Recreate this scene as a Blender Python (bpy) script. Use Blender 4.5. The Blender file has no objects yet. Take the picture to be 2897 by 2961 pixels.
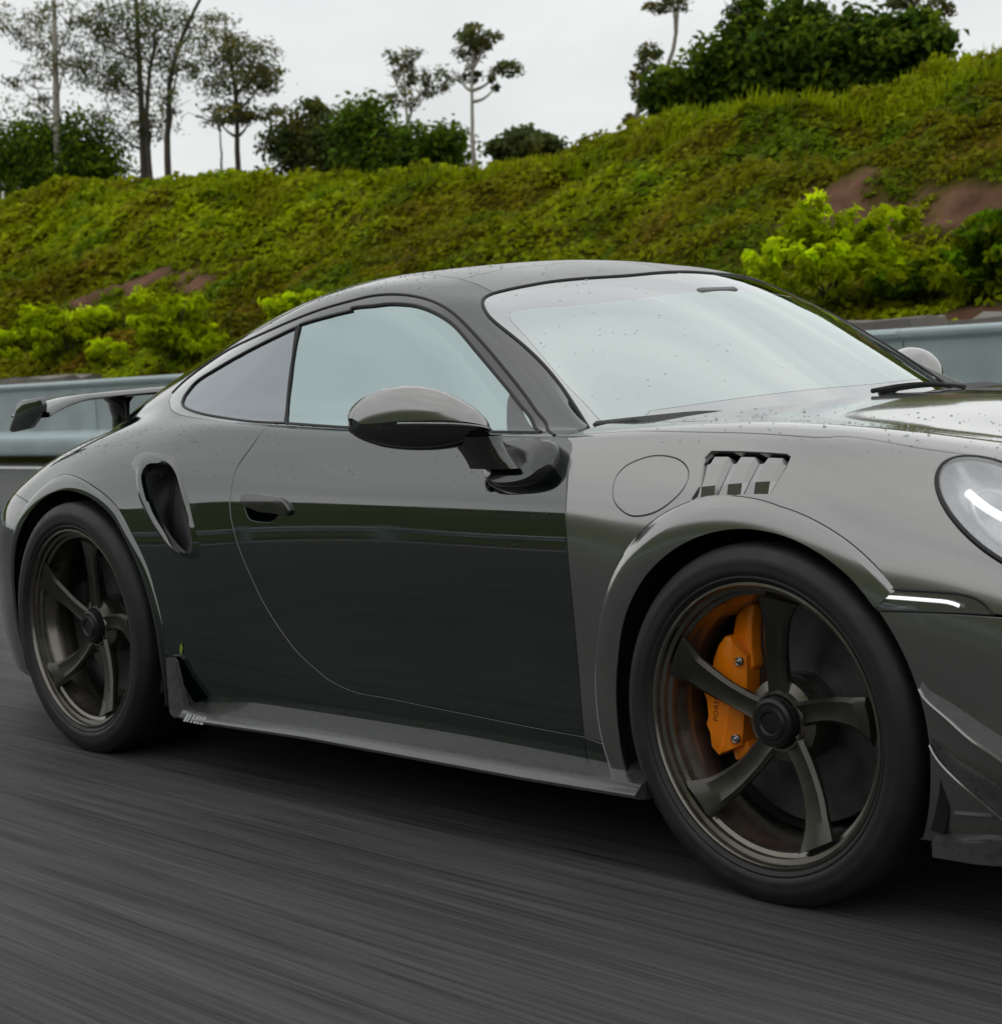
import bpy, bmesh, math, random
import numpy as np
from mathutils import Vector, Matrix
from mathutils.geometry import delaunay_2d_cdt
RNG = np.random.default_rng(7); random.seed(7)
scene = bpy.context.scene
COL = scene.collection
R = math.radians

# ------------------------------------------------------------------ camera
cam_data = bpy.data.cameras.new('camera'); cam = bpy.data.objects.new('camera', cam_data); COL.objects.link(cam)
CAM = (2.153, -3.475, 1.055); YAW, PITCH, ROLL = R(47.76), R(-4.96), R(-3.61)
_f = Vector((-math.sin(YAW)*math.cos(PITCH), math.cos(YAW)*math.cos(PITCH), math.sin(PITCH)))
_r = Vector((math.cos(YAW), math.sin(YAW), 0)); _u = _r.cross(_f)
_r2 = math.cos(ROLL)*_r+math.sin(ROLL)*_u; _u2 = -math.sin(ROLL)*_r+math.cos(ROLL)*_u
cam.matrix_world = Matrix(((_r2.x, _u2.x, -_f.x, CAM[0]), (_r2.y, _u2.y, -_f.y, CAM[1]), (_r2.z, _u2.z, -_f.z, CAM[2]), (0, 0, 0, 1)))
cam_data.sensor_fit = 'HORIZONTAL'; cam_data.sensor_width = 36; cam_data.lens = 5258/2897*36
cam_data.clip_start = .05; cam_data.clip_end = 3000
cam_data.dof.use_dof = True; cam_data.dof.focus_distance = 3.9; cam_data.dof.aperture_fstop = 9.0
scene.camera = cam

# ------------------------------------------------------------------ sky, sun, exposure
SUN_EL, SUN_AZ = R(84), R(200)
world = bpy.data.worlds.new('World'); scene.world = world; world.use_nodes = True
nt = world.node_tree; nt.nodes.clear()
def N(tree, t, **kw):
    n = tree.nodes.new(t)
    for k, v in kw.items():
        if k == 'in_':
            for a, b in v.items(): n.inputs[a].default_value = b
        else: setattr(n, k, v)
    return n
L = lambda tree, a, b: tree.links.new(a, b)
sky = N(nt, 'ShaderNodeTexSky', sky_type='NISHITA', sun_disc=False, sun_elevation=SUN_EL, sun_rotation=SUN_AZ, air_density=1.5, dust_density=4.0)
tc = N(nt, 'ShaderNodeTexCoord')
mp = N(nt, 'ShaderNodeMapping'); mp.inputs['Scale'].default_value = (1.0, 1.0, 2.6)
n1 = N(nt, 'ShaderNodeTexNoise', in_={'Scale': 1.7, 'Detail': 6.0, 'Roughness': .55, 'Distortion': .4})
L(nt, tc.outputs['Generated'], mp.inputs['Vector']); L(nt, mp.outputs[0], n1.inputs['Vector'])
cr = N(nt, 'ShaderNodeValToRGB'); cr.color_ramp.elements[0].position = .30; cr.color_ramp.elements[1].position = .72
cr.color_ramp.elements[0].color = (6.5, 6.9, 6.95, 1); cr.color_ramp.elements[1].color = (10.2, 10.3, 10.2, 1)
L(nt, n1.outputs['Fac'], cr.inputs['Fac'])
mx = N(nt, 'ShaderNodeMix', data_type='RGBA'); mx.inputs['Factor'].default_value = .93
L(nt, sky.outputs[0], mx.inputs['A']); L(nt, cr.outputs[0], mx.inputs['B'])
bg = N(nt, 'ShaderNodeBackground', in_={'Strength': .1}); wo = N(nt, 'ShaderNodeOutputWorld')
L(nt, mx.outputs['Result'], bg.inputs['Color']); L(nt, bg.outputs[0], wo.inputs['Surface'])
sd = bpy.data.lights.new('sun', 'SUN'); sd.energy = .6; sd.angle = R(174); sd.color = (1, .965, .92)
sun = bpy.data.objects.new('sun', sd); COL.objects.link(sun)
_sd = Vector((math.sin(SUN_AZ)*math.cos(SUN_EL), math.cos(SUN_AZ)*math.cos(SUN_EL), math.sin(SUN_EL)))
sun.rotation_euler = (-_sd).to_track_quat('-Z', 'Y').to_euler(); sun.location = (0, 0, 30)
vs = scene.view_settings; vs.view_transform = 'Standard'; vs.look = 'None'; vs.gamma = 1; vs.exposure = 0.0; vs.use_curve_mapping = False
scene.cycles.max_bounces = 10; scene.cycles.transparent_max_bounces = 12; scene.cycles.sample_clamp_indirect = 6
scene.cycles.use_denoising = True

# ---------- car body surfaces: tensor-product cubic splines through hand-set nets ----------
def _spl(t, P):
    """natural-ish C2 cubic spline second derivatives along axis 0"""
    n = len(t); h = np.diff(t); Pf = P.reshape(n, -1)
    A = np.zeros((n, n)); B = np.zeros_like(Pf)
    for i in range(1, n-1):
        A[i, i-1] = h[i-1]; A[i, i] = 2*(h[i-1]+h[i]); A[i, i+1] = h[i]
        B[i] = 6*((Pf[i+1]-Pf[i])/h[i]-(Pf[i]-Pf[i-1])/h[i-1])
    A[0, 0] = 1; A[-1, -1] = 1
    return np.linalg.solve(A, B)
def _ev(t, P, M, x):
    n = len(t); sh = P.shape[1:]; Pf = P.reshape(n, -1)
    i = np.clip(np.searchsorted(t, x)-1, 0, n-2); h = (t[i+1]-t[i])[:, None]
    a = (t[i+1]-x)[:, None]; b = (x-t[i])[:, None]
    r = (M[i]*a**3+M[i+1]*b**3)/(6*h)+(Pf[i]/h-M[i]*h/6)*a+(Pf[i+1]/h-M[i+1]*h/6)*b
    return r.reshape((len(x),)+sh)
class Surf:
    """net[row][station] = (X, w, z); u runs along the stations, v up the rows, both scaled to about metres"""
    def __init__(self, net):
        N = np.array(net, float); nr = len(N)
        N = np.concatenate([N, N[-2:-4:-1]*np.array([1, -1, 1])])      # mirrored ghost rows: smooth across the centre line
        du = np.linalg.norm(np.diff(N, axis=1), axis=2).mean(0); dv = np.linalg.norm(np.diff(N, axis=0), axis=2).mean(1)
        self.tu = np.concatenate([[0], np.cumsum(du)]); self.tv = np.concatenate([[0], np.cumsum(dv)])
        self.U = self.tu[-1]; self.V = self.tv[nr-1]
        self.P = N.transpose(1, 0, 2).copy(); self.Mu = _spl(self.tu, self.P)
    def ev(self, u, v):
        u = np.atleast_1d(np.asarray(u, float)); v = np.atleast_1d(np.asarray(v, float))
        # basis weights in both directions (linear operators)
        Wu = self._w(self.tu, u); Wv = self._w(self.tv, v)
        return np.einsum('ki,kj,ijc->kc', Wu, Wv, self.P)
    def _w(self, t, x):
        key = id(t)
        if not hasattr(self, '_op'): self._op = {}
        if key not in self._op: self._op[key] = _spl(t, np.eye(len(t)))
        M = self._op[key]; return _ev(t, np.eye(len(t)), M, np.clip(x, t[0], t[-1]))
    def grid(self, us, vs):
        Wu = self._w(self.tu, us); Wv = self._w(self.tv, vs)
        return np.einsum('ai,bj,ijc->abc', Wu, Wv, self.P)
    def nrm(self, u, v, e=2e-3):
        u = np.atleast_1d(np.asarray(u, float)); v = np.atleast_1d(np.asarray(v, float))
        u0 = np.clip(u-e, 0, self.U); u1 = np.clip(u+e, 0, self.U); v0 = np.clip(v-e, 0, self.V); v1 = np.clip(v+e, 0, self.V)
        a = self.ev(u1, v)-self.ev(u0, v); b = self.ev(u, v1)-self.ev(u, v0)
        n = np.cross(a, b); n /= np.maximum(np.linalg.norm(n, axis=1), 1e-12)[:, None]
        return n
ST = [-.46, -.80, -1.10, -1.40, -1.70, -1.95, -2.20, -2.45, -2.70, -2.95, -3.20, -3.40, -3.52]
def row(w, z, X=None):
    z = [z]*13 if not isinstance(z, list) else z
    X = ST if X is None else X
    return [(x, a, b) for x, a, b in zip(X, w, z)]
XW = lambda a, b, c: [a, b, c]+ST[3:]
SIDE = [
 row([.868,.864,.864,.867,.874,.889,.900,.905,.895,.855,.76,.64,.46], .165),
 row([.877,.873,.873,.877,.888,.910,.928,.935,.925,.880,.78,.66,.48], .26),
 row([.880,.876,.876,.881,.898,.925,.942,.948,.938,.890,.79,.67,.49], [.40]*10+[.39,.38,.37]),
 row([.889,.885,.885,.890,.905,.930,.947,.953,.941,.892,.795,.675,.495], [.55]*9+[.54,.51,.49,.47]),
 row([.8905,.887,.887,.891,.904,.927,.943,.949,.932,.884,.785,.665,.485], [.66]*9+[.64,.605,.575,.55]),
 row([.874,.871,.872,.876,.887,.907,.921,.924,.900,.850,.755,.635,.46], [.75]*8+[.740,.712,.67,.63,.60]),
 row([.836,.835,.836,.842,.852,.868,.876,.872,.850,.797,.705,.59,.42], [.82,.82,.82,.825,.832,.838,.838,.828,.804,.760,.708,.665,.63]),
 row([.800,.798,.798,.800,.802,.800,.793,.780,.752,.703,.622,.515,.36], [.868,.876,.884,.894,.908,.917,.913,.896,.862,.808,.748,.70,.665]),
 row([.765,.772,.770,.770,.766,.755,.735,.698,.660,.612,.54,.44,.31], [.882,.890,.898,.909,.925,.940,.944,.928,.888,.830,.768,.717,.68], XW(-.57,-.80,-1.10)),
 row([.742,.728,.705,.700,.695,.685,.665,.635,.602,.552,.48,.39,.27], [.888,.948,1.028,1.055,1.055,1.035,1.005,.965,.915,.852,.790,.737,.697], XW(-.58,-.80,-1.10)),
 row([.722,.672,.632,.622,.620,.615,.600,.575,.545,.500,.44,.36,.25], [.892,1.005,1.150,1.200,1.190,1.137,1.074,1.012,.952,.885,.818,.76,.71], XW(-.59,-.80,-1.10)),
 row([.695,.605,.525,.520,.515,.508,.500,.485,.465,.430,.375,.31,.21], [.881,1.043,1.203,1.255,1.247,1.205,1.142,1.072,1.002,.925,.846,.784,.732], XW(-.61,-.82,-1.10)),
 row([.360,.320,.280,.280,.280,.280,.280,.275,.265,.245,.215,.175,.12], [.899,1.082,1.232,1.284,1.282,1.256,1.210,1.150,1.076,.990,.896,.822,.752], XW(-.42,-.72,-1.04)),
 row([0]*13, [.904,1.096,1.246,1.298,1.297,1.273,1.231,1.173,1.100,1.010,.920,.842,.765], XW(-.33,-.66,-1.00)),
]
SIDE = Surf(SIDE)
SF = [-.66, -.50, -.33, -.15, .05, .25, .45, .62, .78, .90, .97]
def rowf(w, z):
    z = [z]*11 if not isinstance(z, list) else z
    k = [1, 1, 1, 1, 1, 1, 1, 1.055, 1.19, 1.46, 1.9]           # blunt nose in plan
    return [(x, a*f, b) for x, a, b, f in zip(SF, w, z, k)]
FRONT = [
 rowf([.866,.868,.874,.880,.885,.880,.860,.800,.66,.45,.24], [.165,.165,.165,.165,.165,.165,.165,.17,.18,.19,.20]),
 rowf([.875,.877,.887,.900,.907,.905,.882,.815,.67,.455,.25], .26),
 rowf([.878,.880,.896,.914,.922,.918,.892,.822,.675,.46,.255], .40),
 rowf([.887,.889,.904,.919,.927,.922,.892,.815,.665,.45,.25], [.55,.55,.55,.55,.55,.545,.535,.52,.51,.50,.49]),
 rowf([.8895,.8905,.901,.910,.917,.910,.874,.790,.64,.43,.235], [.66,.66,.66,.66,.66,.65,.635,.615,.595,.58,.57]),
 rowf([.874,.874,.880,.886,.888,.877,.835,.745,.60,.40,.22], [.75,.75,.75,.75,.75,.735,.71,.68,.65,.62,.605]),
 rowf([.836,.836,.840,.844,.845,.828,.780,.690,.555,.37,.20], [.82,.82,.821,.822,.818,.798,.766,.725,.685,.65,.63]),
 rowf([.802,.800,.800,.798,.790,.765,.712,.625,.50,.335,.185], [.864,.868,.872,.873,.866,.842,.805,.757,.71,.668,.645]),
 rowf([.760,.755,.748,.738,.722,.690,.635,.555,.44,.30,.165], [.880,.886,.892,.893,.884,.859,.820,.772,.722,.678,.652]),
 rowf([.705,.700,.685,.668,.645,.610,.558,.485,.385,.265,.145], [.889,.893,.894,.891,.880,.855,.818,.772,.724,.680,.655]),
 rowf([.605,.600,.580,.560,.535,.500,.455,.395,.315,.215,.12], [.896,.898,.894,.886,.872,.847,.812,.769,.724,.683,.658]),
 rowf([.405,.400,.385,.365,.345,.320,.290,.250,.20,.14,.08], [.898,.901,.899,.893,.880,.856,.821,.778,.732,.689,.662]),
 rowf([0]*11, [.906,.911,.910,.903,.893,.868,.832,.787,.739,.694,.665]),
]
FRONT = Surf(FRONT)
BK = {
 'S:rail': [(1.9292, 0.922), (1.9146, 0.9541), (1.8751, 0.9735), (1.8138, 0.9832), (1.7478, 0.9902), (1.6695, 0.9896), (1.5788, 0.9807), (1.4915, 0.9715), (1.413, 0.9656), (1.3424, 0.9632), (1.278, 0.9635), (1.2183, 0.9656), (1.1608, 0.969), (1.1035, 0.973), (1.0516, 0.9782), (1.0067, 0.9838), (0.953, 0.9871), (0.8923, 0.9875), (0.8346, 0.9859), (0.7777, 0.9833), (0.7194, 0.9796), (0.6626, 0.9743), (0.6141, 0.968), (0.5699, 0.9608), (0.5232, 0.9531), (0.4763, 0.9452), (0.4305, 0.9367), (0.3838, 0.9275), (0.3339, 0.9161), (0.2777, 0.8996), (0.2147, 0.8743), (0.1467, 0.8336), (0.1338, 0.744)],
 'S:glass_top': [(1.2474, 0.948), (1.1913, 0.9493), (1.1164, 0.952), (1.0388, 0.9565), (1.05, 0.9573), (1.0516, 0.9584), (0.9725, 0.9633), (0.9067, 0.9666), (0.8531, 0.9674), (0.7955, 0.9672), (0.7367, 0.9644), (0.6807, 0.9601), (0.6296, 0.9545), (0.5829, 0.9462), (0.5369, 0.9367), (0.4898, 0.9273), (0.4422, 0.9178), (0.3936, 0.9074), (0.3417, 0.8943), (0.2853, 0.876), (0.223, 0.8474), (0.1659, 0.7795)],
 'S:glass_bot': [(1.1484, 0.7866), (0.877, 0.784), (0.3184, 0.7728), (0.1735, 0.7698)],
 'S:divider': [(1.2544, 0.9466), (1.2388, 0.9073), (1.2171, 0.8637), (1.1571, 0.7858)],
 'S:quarter': [(1.2615, 0.9452), (1.3459, 0.9414), (1.4696, 0.9392), (1.6022, 0.9357), (1.7048, 0.929), (1.7768, 0.9109), (1.7869, 0.8733), (1.7678, 0.8477), (1.7227, 0.8254), (1.6681, 0.8117), (1.577, 0.797), (1.4301, 0.7843), (1.3027, 0.7802), (1.1626, 0.7872)],
 'S:beltseam': [(1.8945, 0.877), (1.8215, 0.832), (1.759, 0.8092), (1.6763, 0.7904), (1.5509, 0.7744), (1.4031, 0.7558), (1.2747, 0.7444), (1.1883, 0.7491), (0.8511, 0.7457), (0.3007, 0.7293), (0.1644, 0.7333), (0.1349, 0.7348)],
 'S:door_rear': [(1.1997, 0.7648), (1.2275, 0.6683), (1.2595, 0.6184), (1.2604, 0.5733), (1.2535, 0.5236), (1.24, 0.4842), (1.2141, 0.4239), (1.1783, 0.3583), (1.1331, 0.2895), (1.0628, 0.2177), (1.0018, 0.1761), (0.9306, 0.1406), (0.9307, 0.1406), (0.8572, 0.121), (0.7316, 0.1116), (0.5653, 0.1065), (0.3337, 0.1), (0.1689, 0.0954), (0.0328, 0.0934)],
 'S:door_front': [(0.1015, 0.7306), (0.0474, 0.5685), (0.0359, 0.4678), (0.0333, 0.3927), (0.0357, 0.2795), (0.0339, 0.0933)],
 'S:sillseam': [(0.0339, 0.0933), (0.0, 0.082), (0.0, 0.0743)],
 'S:wind_side': [(0.6203, 1.0672), (0.6141, 1.0384), (0.5768, 1.0154), (0.5307, 1.0061), (0.4797, 0.9988), (0.427, 0.9924), (0.3749, 0.9886), (0.3209, 0.9841), (0.2624, 0.9756), (0.1982, 0.9629), (0.1281, 0.943), (0.0519, 0.9054), (0.0236, 0.7596)],
 'S:wind_top': [(0.6203, 1.0672), (0.6148, 1.1403), (0.6191, 1.2051), (0.6181, 1.3011), (0.606, 1.3863), (0.5792, 1.5376), (0.5485, 1.5431), (0.5061, 1.5431)],
 'S:roofseam': [(0.9298, 1.1065), (0.8334, 1.087), (0.7755, 1.08), (0.7056, 1.0733), (0.6233, 1.0689)],
 'S:roofseam2': [(0.7701, 1.0796), (0.7794, 1.1532), (0.8021, 1.2483), (0.8033, 1.3279), (0.7331, 1.41)],
 'S:rarch_out': [(2.2741, 0.5765), (2.1996, 0.5959), (2.0887, 0.5968), (1.9633, 0.5828), (1.8549, 0.5567), (1.7588, 0.5207), (1.6863, 0.4713), (1.6134, 0.3919), (1.5747, 0.2861), (1.5807, 0.1763), (1.5895, 0.1183)],
 'S:rarch_open': [(2.3561, 0.0645), (2.4023, 0.2082), (2.3794, 0.3631), (2.2997, 0.4551), (2.21, 0.5221), (2.1054, 0.5518), (1.9697, 0.5526), (1.8429, 0.528), (1.7279, 0.4814), (1.633, 0.3913), (1.594, 0.2852), (1.5904, 0.1757)],
 'S:intake_out': [(1.6828, 0.6107), (1.7067, 0.6232), (1.6942, 0.6385), (1.6453, 0.6432), (1.5706, 0.6356), (1.5148, 0.6212), (1.4823, 0.5995), (1.4219, 0.5223), (1.3916, 0.4087), (1.4186, 0.4028), (1.4705, 0.412), (1.5308, 0.4478), (1.6012, 0.5103), (1.6706, 0.5807), (1.6875, 0.6144)],
 'S:intake_in': [(1.661, 0.5984), (1.6575, 0.6157), (1.6174, 0.6244), (1.5598, 0.6221), (1.518, 0.6114), (1.4855, 0.5871), (1.4344, 0.5172), (1.4027, 0.4243), (1.4266, 0.4078), (1.4781, 0.4224), (1.5303, 0.4637), (1.5937, 0.5209), (1.6448, 0.576)],
 'S:handle': [(1.2025, 0.5487), (1.1991, 0.5529), (1.1141, 0.5521), (1.0578, 0.5474), (1.0344, 0.541), (1.0142, 0.53), (1.0046, 0.519), (1.0041, 0.5139), (1.0524, 0.5122), (1.0701, 0.5027), (1.0881, 0.4958), (1.1338, 0.4955), (1.1725, 0.501), (1.1865, 0.5154)],
 'S:frit': [(0.4704, 1.2112), (0.485, 1.1363), (0.5034, 1.0836), (0.509, 1.0553), (0.5008, 1.0427), (0.4684, 1.0379), (0.3581, 1.0418), (0.2156, 1.0584), (0.0981, 1.0846), (0.0304, 1.0972), (0.0, 1.1135), (0.0, 1.1404)],
 'S:sail': [(0.2915, 0.7783), (0.3502, 0.8786), (0.3522, 0.8951), (0.3174, 0.8912), (0.1602, 0.7823)],
 'F:door_front': [(0.0823, 0.6927), (0.1474, 0.5521), (0.1606, 0.4543), (0.1638, 0.3808), (0.1613, 0.2747), (0.1632, 0.0858)],
 'F:sillseam': [(0.1632, 0.0858), (0.2336, 0.0755), (0.2833, 0.069)],
 'F:fuel': [(0.2791, 0.5624), (0.275, 0.585), (0.2883, 0.6087), (0.3179, 0.6237), (0.3578, 0.6331), (0.406, 0.6315), (0.442, 0.6216), (0.4686, 0.6031), (0.476, 0.5839), (0.4691, 0.5653), (0.4462, 0.5443), (0.412, 0.5272), (0.3737, 0.5194), (0.3409, 0.5195), (0.309, 0.531), (0.2875, 0.5463)],
 'F:louvre': [(0.4992, 0.6288), (0.5091, 0.642), (0.5877, 0.6411), (0.6917, 0.6397), (0.703, 0.6356), (0.7046, 0.6158), (0.69, 0.5644), (0.6249, 0.5627), (0.5628, 0.5558), (0.4971, 0.5414), (0.5137, 0.5762)],
 'F:arch_crease': [(0.2625, 0.3524), (0.2944, 0.4077), (0.331, 0.4525), (0.363, 0.482), (0.4002, 0.5082), (0.4429, 0.5292), (0.4849, 0.5437), (0.5555, 0.5557), (0.6249, 0.5627)],
 'F:arch_band': [(0.3061, 0.3921), (0.3477, 0.4321), (0.3966, 0.4706), (0.4565, 0.5024), (0.5279, 0.5258), (0.6157, 0.5376), (0.6683, 0.5374), (0.7385, 0.5285), (0.7901, 0.518), (0.8378, 0.5024), (0.9223, 0.4657), (0.9589, 0.4365)],
 'F:arch_open': [(0.2842, 0.0703), (0.2894, 0.1935), (0.3093, 0.2779), (0.3488, 0.3572), (0.3917, 0.4072), (0.4348, 0.4408), (0.3533, 0.3657), (0.3883, 0.3996), (0.4302, 0.436), (0.4801, 0.4661), (0.5352, 0.4873), (0.589, 0.4991), (0.6422, 0.5026), (0.6947, 0.5009), (0.7636, 0.4922), (0.8143, 0.4789), (0.9127, 0.429), (0.9477, 0.3916), (0.9911, 0.3238), (1.0225, 0.2455), (1.0402, 0.1524), (1.0336, 0.0742), (0.9983, 0.0)],
 'F:headlight': [(1.0836, 0.6835), (1.0471, 0.6831), (1.0198, 0.6831), (1.0065, 0.6765), (0.9985, 0.6651), (0.9972, 0.6478), (1.0003, 0.6328), (1.011, 0.6124), (1.0275, 0.5907), (1.0493, 0.5667), (1.0723, 0.5465), (1.0939, 0.5318), (1.1204, 0.5156), (1.1428, 0.504), (1.1618, 0.4968)],
 'F:marker': [(0.9226, 0.4277), (0.9495, 0.3915), (1.1479, 0.4044), (1.1603, 0.406), (1.1404, 0.4233), (1.1114, 0.4318), (1.0446, 0.432)],
 'F:bumperseam': [(0.9495, 0.3915), (1.1727, 0.4067)],
 'F:canard1': [(1.0277, 0.2678), (1.0338, 0.2596), (1.0849, 0.2324), (1.1325, 0.2043), (1.1693, 0.1843)],
 'F:canard2': [(1.041, 0.1735), (1.0532, 0.1587), (1.1034, 0.1272), (1.1612, 0.0964)],
 'F:hoodseam': [(0.2656, 0.7086), (0.4077, 0.6951), (0.5939, 0.6872), (0.7561, 0.6884), (0.7705, 0.6934), (0.8585, 0.6941), (0.9652, 0.6883), (1.0414, 0.6897), (1.0816, 0.6867)],
 'F:wind_base': [(0.1305, 0.706), (0.2114, 0.7106), (0.2662, 0.7133), (0.34, 0.7804), (0.2965, 0.9885), (0.3526, 1.1768), (0.4498, 1.2485), (0.2799, 1.3721)],
 'F:fender_crest': [(0.0852, 0.6917), (0.275, 0.6949), (0.4556, 0.6799), (0.6044, 0.6718), (0.7675, 0.6721), (0.689, 0.6751), (0.7826, 0.6765), (0.8877, 0.6827), (0.9682, 0.6838), (1.0288, 0.6858)],
 'F:drl': [(0.945, 0.4152), (0.9696, 0.4157), (1.0097, 0.4164), (1.0584, 0.4172), (1.0841, 0.4164), (1.0976, 0.4128)],
}
# ------------------------------------------------------------------ helpers
def tag(o, label=None, cat=None, group=None, kind=None):
    if label: o['label'] = label
    if cat: o['category'] = cat
    if group: o['group'] = group
    if kind: o['kind'] = kind
    return o
def empty(name, loc=(0, 0, 0)):
    o = bpy.data.objects.new(name, None); COL.objects.link(o); o.location = loc; o.empty_display_size = .2; return o
def link(name, me, parent=None, loc=None):
    o = bpy.data.objects.new(name, me); COL.objects.link(o)
    if parent: o.parent = parent
    if loc is not None: o.location = loc
    return o
def mesh(name, V, F, mat=None, parent=None, smooth=True, normals=None, loc=None, mats=None, fmat=None):
    me = bpy.data.meshes.new(name)
    me.from_pydata([tuple(map(float, v)) for v in V], [], [tuple(map(int, f)) for f in F])
    me.polygons.foreach_set('use_smooth', [smooth]*len(me.polygons))
    for m in (mats or ([mat] if mat else [])): me.materials.append(m)
    if fmat is not None: me.polygons.foreach_set('material_index', [int(i) for i in fmat])
    me.update()
    if normals is not None: me.normals_split_custom_set_from_vertices([tuple(map(float, n)) for n in normals])
    return link(name, me, parent, loc)
def bm_obj(name, bm, mat, parent=None, loc=None, smooth=True, sharp=R(35)):
    bmesh.ops.recalc_face_normals(bm, faces=bm.faces)
    me = bpy.data.meshes.new(name); bm.to_mesh(me); bm.free()
    me.polygons.foreach_set('use_smooth', [smooth]*len(me.polygons))
    if smooth: me.set_sharp_from_angle(angle=sharp)
    if isinstance(mat, (list, tuple)):
        for m in mat: me.materials.append(m)
    elif mat: me.materials.append(mat)
    return link(name, me, parent, loc)
def bevel(bm, w, seg=2):
    bmesh.ops.bevel(bm, geom=bm.edges[:]+bm.verts[:], offset=w, segments=seg, profile=.5, affect='EDGES', clamp_overlap=True)
def box(bm, c, s, rot=None):
    r = bmesh.ops.create_cube(bm, size=1)
    M = Matrix.Translation(c) @ (rot.to_4x4() if rot else Matrix.Identity(4)) @ Matrix.Diagonal((*s, 1))
    bmesh.ops.transform(bm, matrix=M, verts=r['verts']); return r['verts']
def grid_faces(n, m, closed=False):
    F = []
    for i in range(n if closed else n-1):
        a = i*m; b = ((i+1) % n)*m
        F += [(a+j, b+j, b+j+1, a+j+1) for j in range(m-1)]
    return F
def lathe(prof, n=96, axis_y=True):
    """prof: (r, y) pairs; revolve about the Y axis"""
    V = []; 
    for i in range(n):
        a = 2*math.pi*i/n
        V += [(r*math.cos(a), y, r*math.sin(a)) for r, y in prof]
    return V, grid_faces(n, len(prof), True)
def tube(P, rad, k=8, closed=False):
    P = [Vector(p) for p in P]; n = len(P); V = []
    rad = rad if hasattr(rad, '__len__') else [rad]*n
    up = Vector((0, 0, 1)); prev = None
    for i, p in enumerate(P):
        t = (P[(i+1) % n]-P[i-1]) if closed or 0 < i < n-1 else (P[1]-P[0] if i == 0 else P[-1]-P[-2])
        t.normalize(); a = t.cross(prev if prev else (up if abs(t.z) < .9 else Vector((1, 0, 0)))).normalized() if prev is None else (prev-t*prev.dot(t)).normalized()
        prev = a; b = t.cross(a)
        for j in range(k):
            q = 2*math.pi*j/k; V.append(p+(a*math.cos(q)+b*math.sin(q))*rad[i])
    F = []
    for i in range(n if closed else n-1):
        for j in range(k):
            a0 = i*k+j; a1 = i*k+(j+1) % k; i2 = (i+1) % n; F.append((a0, a1, i2*k+(j+1) % k, i2*k+j))
    if not closed:
        F.append(tuple(range(k))[::-1]); F.append(tuple((n-1)*k+j for j in range(k)))
    return V, F
def spline(P, n, closed=False):
    """resample a control polyline with a smooth curve, n points"""
    P = np.array(P, float)
    if closed: P = np.concatenate([P[-3:], P, P[:4]])
    d = np.linalg.norm(np.diff(P, axis=0), axis=1); t = np.concatenate([[0], np.cumsum(np.maximum(d, 1e-6)**.7)])
    M = _spl(t, P)
    if closed: a, b = t[3], t[-4]; x = np.linspace(a, b, n, endpoint=False)
    else: x = np.linspace(t[0], t[-1], n)
    Q = _ev(t, P, M, x)
    # equalise spacing
    if closed: Q = np.concatenate([Q, Q[:1]])
    s = np.concatenate([[0], np.cumsum(np.linalg.norm(np.diff(Q, axis=0), axis=1))])
    y = np.linspace(0, s[-1], n+1)[:-1] if closed else np.linspace(0, s[-1], n)
    return np.stack([np.interp(y, s, Q[:, c]) for c in range(Q.shape[1])], 1)

# ------------------------------------------------------------------ materials
def new_mat(name):
    m = bpy.data.materials.new(name); m.use_nodes = True; t = m.node_tree
    return m, t, t.nodes['Principled BSDF'], t.nodes['Material Output']
def pmat(name, base, rough=.5, metal=0, coat=0, coat_r=.03, ior=1.5, spec=.5, noise=None, bump=None, coords='Object', **kw):
    m, t, b, o = new_mat(name)
    b.inputs['Base Color'].default_value = (*base, 1); b.inputs['Roughness'].default_value = rough; b.inputs['Metallic'].default_value = metal
    b.inputs['Coat Weight'].default_value = coat; b.inputs['Coat Roughness'].default_value = coat_r; b.inputs['IOR'].default_value = ior
    b.inputs['Specular IOR Level'].default_value = spec
    if 'coat_ior' in kw: b.inputs['Coat IOR'].default_value = kw['coat_ior']
    c = N(t, 'ShaderNodeTexCoord')
    if noise:
        sc, amt = noise[:2]
        n = N(t, 'ShaderNodeTexNoise', in_={'Scale': sc, 'Detail': 5.0, 'Roughness': .6}); L(t, c.outputs[coords], n.inputs['Vector'])
        mpn = N(t, 'ShaderNodeMapRange', in_={'From Min': .25, 'From Max': .75, 'To Min': 1-amt, 'To Max': 1+amt}); L(t, n.outputs['Fac'], mpn.inputs['Value'])
        mu = N(t, 'ShaderNodeMix', data_type='RGBA', blend_type='MULTIPLY'); mu.inputs['Factor'].default_value = 1; mu.inputs['A'].default_value = (*base, 1)
        L(t, mpn.outputs[0], mu.inputs['B']); L(t, mu.outputs['Result'], b.inputs['Base Color'])
        rr = N(t, 'ShaderNodeMapRange', in_={'From Min': .3, 'From Max': .7, 'To Min': max(rough-.08, .02), 'To Max': min(rough+.1, 1)}); L(t, n.outputs['Fac'], rr.inputs['Value']); L(t, rr.outputs[0], b.inputs['Roughness'])
    if bump:
        sc, st = bump
        n = N(t, 'ShaderNodeTexNoise', in_={'Scale': sc, 'Detail': 4.0}); L(t, c.outputs[coords], n.inputs['Vector'])
        bp = N(t, 'ShaderNodeBump', in_={'Strength': st, 'Distance': .002}); L(t, n.outputs['Fac'], bp.inputs['Height']); L(t, bp.outputs[0], b.inputs['Normal'])
    return m
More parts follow.
